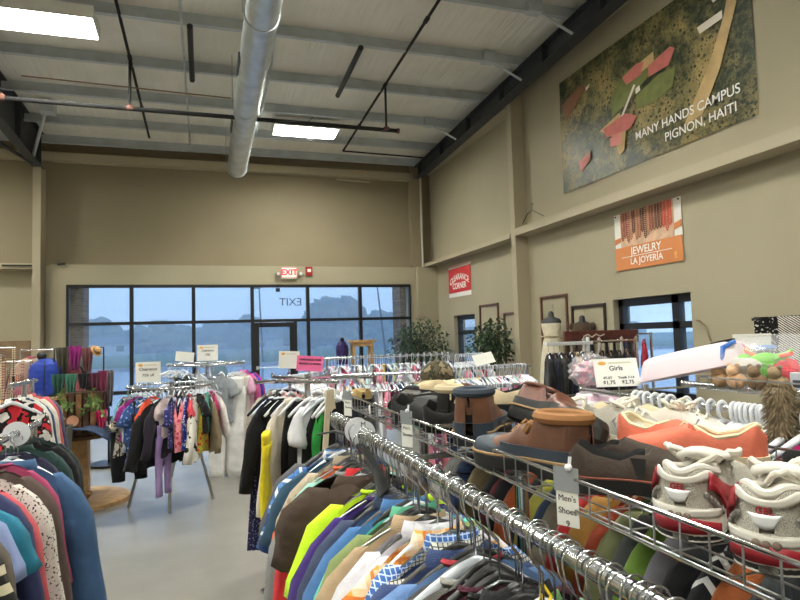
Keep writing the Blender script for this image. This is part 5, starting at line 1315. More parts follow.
# net bag of toys
TOY = lambda n, c: mat(n, c, .35)
o = thing('toy_bag', "big clear bag of bright toys in the basket on the girls' rack", 'bag', (2.44, 2.04, 1.44))
m, t, b = newmat('bag_film'); b.inputs['Base Color'].default_value = (.85, .87, .9, 1); b.inputs['Roughness'].default_value = .2; b.inputs['Alpha'].default_value = .22
m2_ = m
MB().ball((0, 0, .1), (.2, .33, .115), 26, 16, fn=lambda u: 1 + .06 * math.sin(9 * u.x + 3 * u.y) * math.cos(7 * u.y)).build('bag_film', m2_, o)
MB().tube([(-.15, .12, .05), (-.17, .15, .1), (-.15, .16, .16), (-.1, .14, .185)], .013, 10).build('blue_trim', TOY('trim_blue', (52, 104, 190)), o)
r3 = random.Random(9)
for i, (nm, c, p, s) in enumerate((('toy_car', (238, 66, 76), (-.1, .02, .1), .05), ('toy_dinosaur', (120, 214, 40), (-.08, -.12, .11), .058), ('toy_block', (255, 84, 96), (-.1, -.25, .09), .05), ('toy_shovel', (255, 120, 50), (-.06, -.03, .15), .04), ('toy_ball', (250, 100, 170), (-.04, .05, .155), .04), ('toy_block', (246, 206, 50), (-.12, .09, .07), .04),
                                   ('toy_cup', (60, 90, 190), (-.02, .1, .17), .035), ('toy_car', (96, 190, 40), (-.11, -.18, .07), .05), ('toy_rake', (255, 90, 60), (-.07, -.21, .14), .045), ('toy_ring', (70, 130, 210), (.02, -.05, .17), .035), ('toy_block', (236, 60, 90), (-.12, -.28, .06), .045))):
    lab = {0: 'red toy car', 1: 'lime green toy dinosaur', 2: 'red toy block', 3: 'orange toy shovel', 4: 'pink toy ball', 5: 'yellow toy block', 6: 'blue toy cup', 7: 'green toy car', 8: 'orange red toy rake', 9: 'blue toy ring', 10: 'crimson toy block'}[i] + (" inside the clear toy bag" if i != 10 else ' at the right end of the clear toy bag')
    mb = MB(); x, y, z = (2.44 + p[0], 2.04 + p[1], 1.44 + p[2])
    if 'car' in nm: mb.box((0, 0, 0), (.05, 2 * s, .03)).box((0, 0, .02), (.045, s, .025)); [mb.disc((sx * .026, sy * s * .6, -.016), .014, .012, 12, axis='X') for sx in (-1, 1) for sy in (-1, 1)]
    elif 'dino' in nm: mb.ball((0, 0, 0), (.04, .07, .04), 12, 8).ball((0, .08, .03), (.025, .035, .022), 10, 7).tube([(0, -.05, 0), (0, -.1, .01), (0, -.13, .03)], [.025, .014, .004], 8); [mb.cyl((sx * .02, sy * .04, 0), (sx * .022, sy * .04, -.05), .012, 8) for sx in (-1, 1) for sy in (-1, 1)]
    elif 'block' in nm: mb.box((0, 0, 0), (.05, s * 1.5, s)); [mb.disc((0, q, s / 2 + .004), .012, .01, 10) for q in (-.018, .018)]
    elif 'ball' in nm: mb.ball((0, 0, 0), s, 14, 10)
    elif 'cup' in nm: mb.lathe((0, 0, -.03), [(.02, 0), (.034, .06), (.03, .06), (.018, .006)], 14)
    elif 'ring' in nm: mb.tube([(.035 * math.cos(a), .035 * math.sin(a), 0) for a in (2 * PI * q / 16 for q in range(16))], .011, 8, closed=True)
    else: mb.cyl((0, -.07, 0), (0, .04, 0), .009, 8).box((0, .065, 0), (.05, .05, .014))
    ob = mb.build(nm, TOY('%s_%d' % (nm, i), c), None, True, loc=(x + .02, y + .15, z - .015)); ob.scale = (1.,) * 3; ob.rotation_euler = (r3.uniform(-.3, .3), 0, r3.uniform(-.5, .5)) ; tag(ob, lab, 'toy')
# packets and soft toys along the basket front
for i, (y, c, nm, lab) in enumerate(((2.22, (196, 160, 120), 'soft_toy', 'tan soft toy in the basket under the pale tub'), (2.13, (226, 186, 150), 'soft_toy', 'peach soft toy behind the basket wires'), (2.02, (136, 112, 86), 'soft_toy', 'brown soft toy behind the basket wires'), (1.92, (150, 130, 100), 'soft_toy', 'beige brown soft toy left of the fur scarf'))):
    o = thing(nm, lab, 'soft toy', (2.285, y, 1.452)); fm_ = mat('plush_%d' % i, c, .95, bump=.5, bs=90)
    MB().ball((0, 0, 0), (.04, .045, .036), 14, 10).build('body', fm_, o); h = MB().ball((-.02, .0, .045), .028, 12, 9).build('head', fm_, o)
    for s in (-1, 1): MB().ball((-.015, s * .022, .07), .011, 8, 6).build('ear', fm_, h)
for i, (x, y, lab) in enumerate(((2.27, 1.80, 'white grey boxed packet in front of the toy bag'), (2.27, 1.70, 'second white grey packet, nearer the fur scarf'))):
    o = thing('packet', lab, 'packet', (x, y, 1.47), .1); MB().box((0, 0, 0), (.03, .085, .07)).build('box', mat('packet_grey', (198, 202, 214), .4), o, False, bevel=.004); MB().box((-.016, 0, -.01), (.002, .06, .03)).build('window', mat('packet_dark', (70, 74, 84), .3), o, False)
tag(MB().ball((2.36, 2.16, 1.52), (.1, .12, .035), 20, 12, fn=lambda u: 1 + .12 * math.sin(8 * u.x + 5 * u.y)).build('cloth_bundle', F('#e4ddda')), 'crumpled white cloth between the pale tub and the toy bag', 'cloth')
tag(MB().ball((2.17, 2.99, 1.275), (.13, .15, .075), 24, 14, fn=lambda u: 1 + .14 * math.sin(9 * u.x) * math.cos(8 * u.y + 2)).build('wrapped_bundle', F('#dcb9cc', 'stripes', '#e8e2e6', s=20)), 'pale pink wrapped bundle in the basket behind the Girls sign', 'bundle')
tag(MB().ball((2.27, 2.78, 1.27), (.1, .11, .07), 24, 14, fn=lambda u: 1 + .14 * math.sin(8 * u.x + 1) * math.cos(7 * u.y)).build('wrapped_bundle', F('#c9c4b6')), 'greyish white wrapped bundle right of the pale pink bundle', 'bundle')
o = thing('wrapped_bouquet', 'bag of pink clothes in crinkled film hanging left of the Girls sign', 'bag', (2.24, 3.14, 1.45)); o.scale = (1.2, 1.2, 1.2)
MB().ball((0, 0, 0), (.115, .1, .085), 30, 18, fn=lambda u: 1 + .16 * math.sin(11 * u.x + 3 * u.y) * math.cos(9 * u.z)).build('film', m2_, o)
MB().ball((0, 0.01, -.01), (.09, .08, .062), 28, 16, fn=lambda u: 1 + .22 * math.sin(9 * u.x + 2) * math.cos(8 * u.z + 3 * u.y)).build('contents', F('#d59aae', 'floral', '#a9aebb', '#e5dbe2', s=30), o)
# fur scarf hanging from the basket
o = thing('fur_scarf', 'shaggy grey brown fur scarf hanging off the right end of the basket', 'scarf', (2.09, 1.74, 1.45))
mb = MB(); r4 = random.Random(4); rows = [(-.0, 0, .0, .045), (-.02, -.0, -.06, .055), (-.025, .0, -.14, .05), (-.02, .01, -.22, .05)]
mb.tube([q[:3] for q in rows], [q[3] * .8 for q in rows], 12)
for i in range(520):
    t_ = r4.random(); z = lerp(.02, -.23, t_); a = r4.uniform(0, 2 * PI); R = .04; px_, py_ = -.018 + R * math.cos(a), R * math.sin(a); d_ = V(math.cos(a), math.sin(a), -.9) * r4.uniform(.012, .03)
    mb.tube([(px_, py_, z), (px_ + d_.x, py_ + d_.y, z + d_.z)], [.0035, .0006], 4, caps=False)
mb.build('fur', mat('fur_grey', (128, 112, 88), .95, var=.35, vs=40.), o)
card_sign(3.05, 2.72, 1.56, .2, .09, 'small white card sign behind the toy bag, left of the zebra scarves', lines=(), sun=False, rz=-.6, stem=.1)
tag(MB().box((2.75, 2.62, 1.555), (.3, .1, .05), .3).build('box', mat('cream_box', (212, 204, 170), .6), None, False, bevel=.004), 'cream box lid peeking up behind the pale tub', 'box')
# zebra scarves on a stand
o = thing('scarf_stand', 'dark scarf stand at the right edge carrying zebra scarves', 'stand', (3.78, 3.05, 0))
MB().cyl((0, 0, .03), (0, 0, 1.74), .018, 10).build('post', BLK, o); MB().disc((0, 0, .02), .22, .03, 24).build('base', BLK, o)
MB().tube([(-.16, .17, 1.74), (0, 0, 1.75), (.2, -.26, 1.75)], .01, 8).build('arm', BLK, o)
for i, (dx, dy, c, pt_, lab) in enumerate(((-.10, .11, '#17171a', 'leopard', 'black and white zebra scarf, left one on the scarf stand'), (-.02, .01, '#f0efe8', 'vstripes', 'bold zebra striped scarf in the middle of the scarf stand'), (.07, -.09, '#6d5a40', None, 'brown fringed scarf right of the zebra scarves'), (.15, -.2, '#1a1a1c', None, 'plain black scarf at the edge of the scarf stand'))):
    o = thing('scarf', lab, 'scarf', (3.78 + dx, 3.05 + dy, 1.755), math.radians(-50)); mb = MB()
    rows = []
    for q in range(13):
        t_ = q / 12; z = (-.36 if q > 0 else -.34) * t_; rows.append([(lerp(-.07, .07, k_ / 6), -.016 - .012 * t_ + .008 * math.sin(k_ * 2.1 + i), z) for k_ in range(7)])
    mb.loft([[(x_, y_, z_) for x_, y_, z_ in rw] + [(x_, y_ + .02, z_) for x_, y_, z_ in reversed(rw)] for rw in rows])
    if i == 0: mm = F('#161618', 'leopard', '#161618', '#dcdad2', s=58)
    elif i == 1:
        mm, t, b = newmat('zebra'); wv = t.new('ShaderNodeTexWave'); wv.inputs['Scale'].default_value = 24.; wv.inputs['Distortion'].default_value = 2.2; mp = t.new('ShaderNodeMapping'); mp.inputs['Rotation'].default_value = (0, .9, 0); t.link(t.coord(), mp.inputs['Vector']); t.link(mp.outputs[0], wv.inputs['Vector'])
        t.link(t.ramp(wv.outputs['Fac'], [(0, lin('#131315')), (.5, lin('#e8e6de'))], True), b.inputs['Base Color']); b.inputs['Roughness'].default_value = .8
    else: mm = F(c)
    mb.build('scarf_panel', mm, o)
    mb = MB()
    for q in range(12): mb.tube([(lerp(-.068, .068, q / 11), -.02, -.35), (lerp(-.07, .07, q / 11), -.022, -.4)], .0025, 5)
    mb.build('fringe', mm, o)
# --- suits on a white rail
bw = 'on the white suit rail'
o = thing('suit_rail', 'white rail rack holding dark suit jackets', 'clothes rack', (4.0, 6.02, 0))
MB().bx(-.30, .32, -.02, .02, 1.53, 1.57).build('hang_rail', WPL, o, False, bevel=.004); MB().cyl((.26, 0, .03), (.26, 0, 1.62), .022, 10).build('post', WPL, o); MB().bx(-.05, .5, -.25, .25, 0, .04).build('base', WPL, o, False)
for i, (c, desc) in enumerate((('#15161b', 'black suit jacket'), ('#1d2030', 'midnight navy suit jacket'), ('#2c2c2a', 'charcoal suit jacket'), ('#1b1c22', 'soft black suit jacket'), ('#1e2438', 'dark blue suit jacket'), ('#a49a80', 'beige suit jacket'), ('#262c40', 'navy suit jacket'), ('#17181e', 'jet black suit jacket'), ('#111216', 'long black suit jacket'))):
    hang('suit', 'wood' if i % 2 else 'white', (3.73 + i * .073, 6.02, 1.555), 1.12 + .05 * (i % 3), F(c), desc, bw, 'suit jackets on the white rail', .95, 1.08)
for i, (x, c, desc) in enumerate(((4.5, '#15161a', 'long black coat'), (4.62, '#1b1b20', 'black overcoat'), (4.74, '#14161c', 'black gown'), (4.86, '#24232a', 'dark grey coat'))):
    hang('suit', 'wood', (x, 6.1, 1.56), 1.05, F(c), desc, 'right of the suit rail', 'coats right of the suit rail', .95, 1.15)
tag(MB().tube([(4.36, 6.1, 1.56), (5.0, 6.1, 1.56)], .014, 10).cyl((4.98, 6.1, 0), (4.98, 6.1, 1.56), .018).bx(4.8, 5.1, 5.9, 6.3, 0, .03).build('coat_rail', CHROME), 'chrome rail of black coats right of the white suit rail', 'clothes rack')
# belt board
o = thing('belt_board', 'dark red wooden board with hooks for belts and ties', 'board', (4.72, 6.35, 0))
MB().bx(-.56, .52, -.02, .02, 1.53, 1.69).build('board', mat('mahogany', (92, 42, 36), .45, var=.25, vs=12.), o, False, bevel=.005)
for x in (-.5, .46): MB().bx(x - .02, x + .02, .02, .05, .02, 1.66).bx(x - .04, x + .04, -.2, .2, 0, .03).build('upright', DWOOD, o, False)
tx = MB().tube([(-.3, -.024, 1.62), (-.24, -.026, 1.645), (-.18, -.026, 1.61), (-.12, -.026, 1.645), (-.06, -.026, 1.62), (0, -.026, 1.64)], .008, 6).build('scroll_ornament', mat('ornament', (206, 196, 186), .5), o)
for q in range(9): MB().tube([(-.44 + q * .11, -.02, 1.575), (-.44 + q * .11, -.05, 1.57), (-.44 + q * .11, -.055, 1.585)], .005, 6).build('hook', CHROME, o)
for q, (c, lab) in enumerate((('#16161a', 'black tie'), ('#d8d4cc', 'ivory belt'), ('#1d1b1c', 'wide black belt'), ('#c9c2b6', 'cream belt'), ('#18181b', 'thin black belt'), ('#17171a', 'glossy black belt'), ('#dcdad4', 'white belt'), ('#232325', 'charcoal belt'), ('#c8c0b4', 'pale grey belt'))):
    x = 4.72 - .44 + q * .11; mb = MB()
    mb.tube([(x - .004, 6.288, 1.58), (x - .012, 6.284, 1.45), (x - .012, 6.284, 1.12)], .016, 6, flat=.35).tube([(x + .004, 6.288, 1.58), (x + .012, 6.284, 1.45), (x + .014, 6.284, 1.2)], .016, 6, flat=.35).tube([(x - .02, 6.284, 1.58), (x, 6.28, 1.605), (x + .02, 6.284, 1.58)], .007, 6)
    tag(mb.build('belt', mat('belt_%d' % q, tuple(int(c[i:i + 2], 16) for i in (1, 3, 5)), .4)), lab + ' hanging from the dark red board', 'belt')
garment('kidlong', 5.04, 6.0, 1.64, .95, F('#a02338'), 'red garment hanging beside the right wall window', None, None, .9)
tag(MB().tube([(4.95, 6.03, 1.636), (5.12, 5.97, 1.636)], .01, 8).cyl((5.12, 5.97, 0), (5.12, 5.97, 1.65), .016).disc((5.12, 5.97, .02), .18, .03, 20).build('garment_stand', CHROME), 'thin chrome stand for the red garment by the window', 'stand')
# ================================================================== WALL FORMS, PLANTS, WINDOW THINGS
def bust(name, lab, x, y, z, rz, m, neckm=BLK):
    o = thing(name, lab, 'mannequin', (x, y, z), rz); rings = []
    for zz, rx, ry in ((-.16, .13, .085), (-.08, .14, .095), (0, .165, .1), (.06, .175, .085), (.1, .15, .07), (.125, .08, .06), (.14, .05, .05), (.2, .045, .045), (.225, .03, .03), (.235, .004, .004)):
        rings.append([(rx * math.cos(2 * PI * k / 20), ry * math.sin(2 * PI * k / 20), zz) for k in range(20)])
    MB().loft(rings).build('torso', m, o)
    MB().tube([(0, .08, .0), (0, .12, .25), (0, .1, .34), (0, .07, .34)], .005, 6).build('wall_hook', STEELW, o); return o
bust('dress_form', 'black dress form wearing the white strapless dress in the tall brown frame', 5.56, 8.85, 1.80, PI / 2 * 0 - .9, mat('form_black', (34, 35, 40), .5))
def gown(lab, x, y, z, rz, m, prof, name='dress', band=None):
    o = thing(name, lab, 'dress', (x, y, z), rz); rings = []; n = 28
    for zz, rx, ry, f in prof: rings.append([((rx * (1 + f * math.sin(7 * a))) * math.cos(a), (ry * (1 + f * math.sin(7 * a))) * math.sin(a), zz) for a in (2 * PI * k / n for k in range(n))])
    MB().loft(rings).build('gown', m, o)
    if band: MB().tube([(prof[1][1] * 1.02 * math.cos(a), prof[1][2] * 1.04 * math.sin(a), prof[1][0] - .17) for a in (2 * PI * k / 20 for k in range(20))], .014, 8, closed=True).build('waistband', band, o)
    return o
gown('long white strapless dress on the black dress form', 5.56, 8.85, 1.80, -.9, F('#d6cdb6'), ((.03, .172, .104, 0), (-.02, .172, .106, .0), (-.2, .13, .095, .01), (-.3, .16, .11, .03), (-.7, .22, .13, .08), (-1.1, .25, .14, .1)), band=F('#c4b696'))
bust('dress_form', 'black dress form under the brown top in the dark frame', 5.66, 8.12, 1.70, -.9, mat('form_black', (34, 35, 40), .5))
o = thing('top', 'dark brown sleeveless top on the dress form in the dark frame', 'top', (5.66, 8.12, 1.70), -.9); rings = []
for zz, rx, ry in ((.12, .1, .075), (.09, .168, .088), (0, .185, .112), (-.2, .15, .1), (-.45, .19, .12)): rings.append([(rx * math.cos(2 * PI * k / 24), ry * math.sin(2 * PI * k / 24), zz) for k in range(24)])
MB().loft(rings).build('top_body', F('#4a3b30'), o)
for s in (-1, 1): MB().ball((s * .16, 0, .05), (.05, .07, .07), 12, 8).build('shoulder', F('#4a3b30'), o)
garment('tank', 5.70, 11.6, 1.98, -PI / 2 + .3, F('#17181c'), 'black sleeveless top hanging in the frame behind the ficus', None, None, 1.25, 1.5)

LEAFM = mat('ficus_leaf', (52, 78, 44), .42, var=.35, vs=3.); LEAFD = mat('ficus_leaf_dark', (36, 56, 36), .42, var=.35, vs=3.)
def ficus(lab, x, y, h, w, zc, n, seed, flat=.9):
    rr = random.Random(seed); o = thing('ficus', lab, 'plant', (x, y, 0))
    MB().lathe((0, 0, 0), [(.14, 0), (.19, .3), (.2, .32), (.18, .32), (.17, .28)], 20).build('pot', mat('pot_brown', (92, 70, 54), .6), o)
    MB().disc((0, 0, .28), .16, .02, 20).build('soil', mat('soil', (46, 36, 28), .95), o)
    mb = MB(); tips = []
    for k in range(3): a = k * 2.1; mb.tube([(.03 * math.cos(a), .03 * math.sin(a), .28), (-.03 * math.cos(a), .04 * math.sin(a + 1), zc * .5), (.05 * math.cos(a), .05 * math.sin(a), zc)], [.018, .015, .01], 7)
    for k in range(26):
        a = rr.uniform(0, 2 * PI); e = rr.uniform(-.3, 1.2); R = rr.uniform(.4, .9)
        tip = V(w / 2 * R * math.cos(a) * math.cos(e), w / 2 * R * math.sin(a) * math.cos(e), zc + h / 2 * R * math.sin(e)); mb.tube([(0, 0, zc - .2), (tip.x * .5, tip.y * .5, lerp(zc, tip.z, .6)), tip], [.008, .005, .002], 5); tips.append(tip)
    mb.build('trunk', BARK, o)
    for nm, m_, cnt in (('foliage', LEAFM, n), ('foliage', LEAFD, n)):
        mb = MB()
        for k in range(cnt):
            u = V(rr.gauss(0, 1), rr.gauss(0, 1), rr.gauss(0, 1)).normalized() * (rr.random() ** .4); lump = 1 + .18 * math.sin(5 * math.atan2(u.y, u.x) + 4 * u.z)
            c = V(u.x * w / 2 * lump, u.y * w / 2 * flat * lump, zc + u.z * h / 2 * (1 + .12 * math.sin(4 * u.x)))
            L = rr.uniform(.06, .1); d = V(u.x + rr.uniform(-.6, .6), u.y + rr.uniform(-.6, .6), -.5 + rr.uniform(-.5, .5)).normalized(); s = d.cross(V(rr.uniform(-1, 1), rr.uniform(-1, 1), 1)).normalized() * L * .26; nn = d.cross(s).normalized() * .006
            mb.add([c, c + d * L * .45 + s, c + d * L, c + d * L * .45 - s, c + d * L * .45 + nn], [(0, 1, 4), (1, 2, 4), (2, 3, 4), (3, 0, 4)])
        mb.build(nm, m_, o)
    return o
ficus('large leafy ficus plant in the far right corner', 4.95, 13.7, 1.5, 1.42, 1.36, 1150, 3)
ficus('leafy ficus plant in front of the brown wall frames by the column', 5.25, 10.5, 1.0, .85, 1.5, 700, 4)

# vest form and wooden stand at the storefront
o = thing('vest_form', 'purple quilted vest on a form by the storefront window', 'mannequin', (2.65, 12.0, 0))
MB().cyl((0, 0, .03), (0, 0, 1.0), .02).disc((0, 0, .02), .18, .03, 20).build('stand', BLK, o)
MB().ball((0, 0, 1.645), (.045, .045, .05), 14, 10).build('neck_cap', BLK, o)
o = thing('vest', 'dark purple quilted vest worn by the form at the storefront', 'vest', (2.65, 12.0, 0)); rings = []
for i in range(22):
    t_ = i / 21; z = lerp(1.15, 1.62, t_); rx = .66 * interp([(0, .17), (.25, .18), (.6, .2), (.8, .18), (.93, .12), (1, .07)], t_) * (1 + .03 * abs(math.sin(t_ * 22))); rings.append([(rx * math.cos(2 * PI * k / 24), rx * .62 * math.sin(2 * PI * k / 24), z) for k in range(24)])
MB().loft(rings).build('vest_body', F('#33265c', rough=.5), o)
o = thing('wooden_stand', 'light wooden table-like stand before the storefront window', 'stand', (3.06, 12.0, 0)); o.scale = (.86, 1, 1)
MB().bx(-.3, .3, -.16, .16, 1.58, 1.63).build('top', LWOOD, o, False, bevel=.006); MB().bx(-.25, .25, -.12, .12, 1.5, 1.58).build('apron', LWOOD, o, False)
for s in (-1, 1):
    for q in (-1, 1): MB().bx(s * .22 - .03, s * .22 + .03, q * .11 - .025, q * .11 + .025, 0, 1.52).build('leg', LWOOD, o, False, bevel=.004)
MB().bx(-.22, .22, -.11, .11, .55, .58).build('shelf', LWOOD, o, False)

# ================================================================== LEFT SIDE
LX = -.97; LZ = 1.23
o = thing('clothes_rack', "chrome rack of women's jackets at the left edge of the photo", 'clothes rack', (LX, 3.1, 0))
MB().tube([(0, -2.2, LZ), (0, 1.1, LZ)], .0155, 14).ball((0, 1.1, LZ), .019, 10, 8).build('hang_rail', CHROME, o)
for y in (-2., 1.): MB().cyl((-.0, y, .04), (0, y, LZ), .018, 10).bar((-.35, y, .04), (.3, y, .04), .04, .03).build('upright', CHROME, o)
W6 = 'on the left rack'
LI = [(3.0, 'jacket', '#22302f', None, 'black green jacket', .8), (2.92, 'jacket', '#17181c', None, 'shiny black coat', .84), (2.82, 'jacket', '#2c4442', None, 'dark teal jacket', .82), (2.72, 'longtee', '#33324a', None, 'dusky navy top', .85), (2.60, 'shirt', '#3f5d84', None, 'washed blue denim jacket', 1.24), (2.52, 'longtee', '#b04a70', None, 'rose pink top', .95), (2.43, 'longtee', '#5a4b46', None, 'mauve brown cardigan', 1.05),
      (2.32, 'longtee', '#e6e0da', 'leopard', 'black and white spotted top', 1.05), (2.22, 'longtee', '#d0616a', None, 'coral pink top', 1.0), (2.14, 'longtee', '#3a3f66', None, 'deep indigo top', .98), (2.05, 'tee', '#2f7f9c', None, 'teal blue t-shirt', 1.1), (1.97, 'tee', '#8c9cc8', None, 'pale periwinkle t-shirt', 1.05), (1.90, 'longtee', '#6e665c', None, 'grey brown top', 1.0), (1.82, 'sshirt', '#2a2a28', 'stripes', 'black and cream striped shirt', 1.05),
      (1.74, 'tee', '#8fd02c', None, 'lime green t-shirt', 1.05), (1.66, 'tee', '#e05a80', None, 'bright rose t-shirt', 1.0), (1.56, 'longtee', '#2f7d72', None, 'teal green sweater', 1.1), (1.47, 'tee', '#2a9a78', None, 'emerald t-shirt', 1.0), (1.38, 'longtee', '#a8c8a8', 'floral', 'pale green flowered top', 1.05), (1.28, 'tee', '#4a4a58', None, 'slate t-shirt', 1.0)]
for i, (y, kd, c, pt_, desc, sc) in enumerate(LI):
    y = 1.38 * y - .04
    mm = F(c, 'leopard', c, '#1b1a1b', s=95) if pt_ == 'leopard' else F(c, pt_, '#e6dcc0', '#7fa884', s={'stripes': 16, 'floral': 30, None: 1}[pt_])
    hang(kd, ['clear', 'white', 'black'][i % 3], (LX + (.06 if 'denim' in desc else 0), y, LZ), r.uniform(-.1, .12), mm, desc, W6, "women's clothes on the left rack", sc, 1.1 if 'denim' in desc else 1., dz=-.02)
for i in range(16):
    y = 2. + i * .13; hanger('kid', LX, y + .012, LZ, r.uniform(-.15, .15), 'empty clear plastic hanger on the left rack', 'empty hangers on the left rack')
size_disc(LX, 3.75, LZ, '', 'round white size divider on the left rack rail', .2, .065)
# second rail behind with red, black and white jacket
o = thing('clothes_rack', 'chrome rack behind the left rack with a red, black and white jacket', 'clothes rack', (-1.30, 5.3, 0))
MB().tube([(0, -.45, 1.42), (0, .25, 1.42)], .0155, 12).build('hang_rail', CHROME, o)
for y in (-.08, .12): MB().cyl((0, y, .04), (0, y, 1.42), .018, 10).bar((-.3, y, .04), (.3, y, .04), .04, .03).build('upright', CHROME, o)
W7 = 'on the second left rack'
for y, kd, c, desc, sc, hk in ((3.32, 'jacket', '#c82b36', 'red jacket with black and white panels', .74, 'white'), (3.42, 'jacket', '#d9d8d2', 'white fleece jacket', .72, 'white'), (3.52, 'longtee', '#2b3f6c', 'blue top', .75, 'clear'), (3.62, 'jacket', '#e2ddd0', 'cream jacket', .7, 'white'), (3.72, 'jacket', '#c95c66', 'rose quilted jacket', .68, 'white'), (3.84, 'longtee', '#56587c', 'grey violet top', .72, 'clear')):
    mm = F('#c82b36', 'camo', '#17171a', '#e9e4e0', s=7) if 'panels' in desc else F(c)
    hang(kd, hk, (-1.30, y + 1.62, 1.42), .35 + r.uniform(-.1, .1), mm, desc, W7, 'jackets on the rack behind the left rack', sc)
for i in range(10): hanger('white', -1.30, 4.9 + i * .05, 1.42, .3 + r.uniform(-.3, .3), 'empty white plastic hanger on the rack behind the left rack', 'empty hangers on the rack behind the left rack')
# --- display table with crates
o = thing('display_table', 'round wooden pedestal table carrying crates and scarves', 'table', (-1.3, 7.35, 0))
MB().disc((0, 0, .74), .46, .04, 32).build('tabletop', WOOD, o); MB().bx(-.09, .09, -.09, .09, .05, .72).build('pedestal', LWOOD, o, False, bevel=.01); MB().lathe((0, 0, 0), [(.5, 0), (.5, .045), (.47, .06), (.1, .06)], 36).build('base', LWOOD, o)
o = thing('tablecloth', 'navy denim cloth draped over the right side of the round table', 'cloth', (-1.17, 6.98, .86)); mb = MB(); rows = []
for i in range(13):
    for_ = []
    u = i / 12
    for k in range(13):
        v_ = k / 12; x = lerp(-.35, .42, u); y = lerp(-.28, .25, v_); ov = max(0, math.hypot(x - .0 + .15, y + .0) - .33); ov2 = max(0, u - .55)
        for_.append((x, y, -.0 - .42 * ov2 * (1.1 - .5 * v_) - .25 * ov + .012 * math.sin(9 * u + 5 * v_)))
    rows.append(for_)
mb.loft(rows, False, False); q_ = mb.build('cloth', F('#31415f'), o); sm = q_.modifiers.new('thick', 'SOLIDIFY'); sm.thickness = .008
def crate(lab, x, y, z, w, d, h, m=DWOOD, rz=0., slat=4):
    o = thing('wooden_crate', lab, 'crate', (x, y, z), rz); t_ = .012
    sh = h / slat
    for s in (-1, 1):
        for q in range(slat): MB().bx(-w / 2, w / 2, s * d / 2 - t_ / 2, s * d / 2 + t_ / 2, q * sh + .004, (q + 1) * sh - .012).build('slat', m, o, False)
        MB().bx(s * w / 2 - t_ / 2, s * w / 2 + t_ / 2, -d / 2, d / 2, 0, h).build('end_panel', m, o, False)
    MB().bx(-w / 2, w / 2, -d / 2, d / 2, 0, .012).build('bottom', m, o, False)
    for a in (-1, 1):
        for b_ in (-1, 1): MB().bx(a * (w / 2 - .02) - .012, a * (w / 2 - .02) + .012, b_ * d / 2 - .016, b_ * d / 2 + .016, 0, h).build('corner_post', m, o, False)
    return o
# upright slatted crate, planks vertical
o = thing('wooden_crate', 'tall dark slatted wooden crate standing on the round table', 'crate', (-1.22, 7.05, .775), .12)
for q in range(6): MB().bx(-.19 + q * .066, -.19 + q * .066 + .052, -.16, -.145, 0, .42).build('slat', DWOOD if q % 2 else WOOD, o, False)
MB().bx(-.2, -.185, -.15, .15, 0, .43).build('end_panel', DWOOD, o, False); MB().bx(.2, .215, -.15, .15, 0, .43).build('end_panel', DWOOD, o, False); MB().bx(-.2, .2, .14, .155, 0, .42).build('back_panel', DWOOD, o, False); MB().bx(-.2, .21, -.15, .15, .0, .015).build('bottom', DWOOD, o, False); MB().bx(-.21, .22, -.16, .16, .42, .435).build('top', DWOOD, o, False)
MB().bx(-.2, -.17, -.168, -.16, 0, .43).build('light_edge', LWOOD, o, False)
crate('dark open crate of trinkets under the blue vest', -1.62, 7.3, .775, .42, .36, .35, DWOOD, 0, 3)
o = thing('shelf_board', 'pale wooden board on top of the dark crate, under the blue vest', 'board', (-1.6, 7.28, 1.13)); MB().bx(-.27, .27, -.2, .2, 0, .028).build('board', LWOOD, o, False, bevel=.004)
o = thing('storage_box', 'dark grey fabric bin full of metal hangers beside the pedestal table', 'bin', (-1.42, 6.45, 0)); rings = [[(sx * w_, sy * w_ * .8, z) for sx, sy in ((-1, -1), (1, -1), (1, 1), (-1, 1))] for z, w_ in ((0, .15), (.93, .19), (.93, .18), (.2, .15))]
MB().loft(rings).build('bin', F('#474844'), o, False)
for q in range(9): tag(MB().tube([(-1.55 + q * .03, 6.38 + .02 * (q % 3), .85), (-1.56 + q * .034, 6.38 + .02 * (q % 3), 1.0), (-1.55 + q * .034, 6.37 + .02 * (q % 3), 1.03), (-1.535 + q * .034, 6.37 + .02 * (q % 3), 1.0)], .006, 6).build('metal_hook', STEELW), 'metal hook sticking out of the dark grey bin', 'hook', 'metal hooks in the dark grey bin')
# greenery
o = thing('garland', 'green leafy vine draped over the slatted crate', 'plant', (-1.22, 6.86, 1.16)); mb = MB(); rr = random.Random(6); lf = MB()
for k in range(6):
    p_ = V(rr.uniform(-.25, .2), 0, rr.uniform(-.02, .08)); pts = [p_]
    for j in range(6): p_ = p_ + V(rr.uniform(-.05, .07), rr.uniform(-.025, .01), rr.uniform(-.07, .03)); pts.append(p_)
    mb.tube(pts, .004, 5)
    for p_ in pts:
        for q in range(2):
            d = V(rr.uniform(-1, 1), rr.uniform(-1, .2), rr.uniform(-1, .7)).normalized(); s = d.cross(V(0, 1, .3)).normalized() * .014; lf.add([p_, p_ + d * .03 + s, p_ + d * .065, p_ + d * .03 - s], [(0, 1, 2, 3)])
mb.build('stem', mat('vine_stem', (96, 108, 60), .7), o); lf.build('leaves', mat('vine_leaf', (104, 130, 70), .6, var=.3, vs=5.), o)
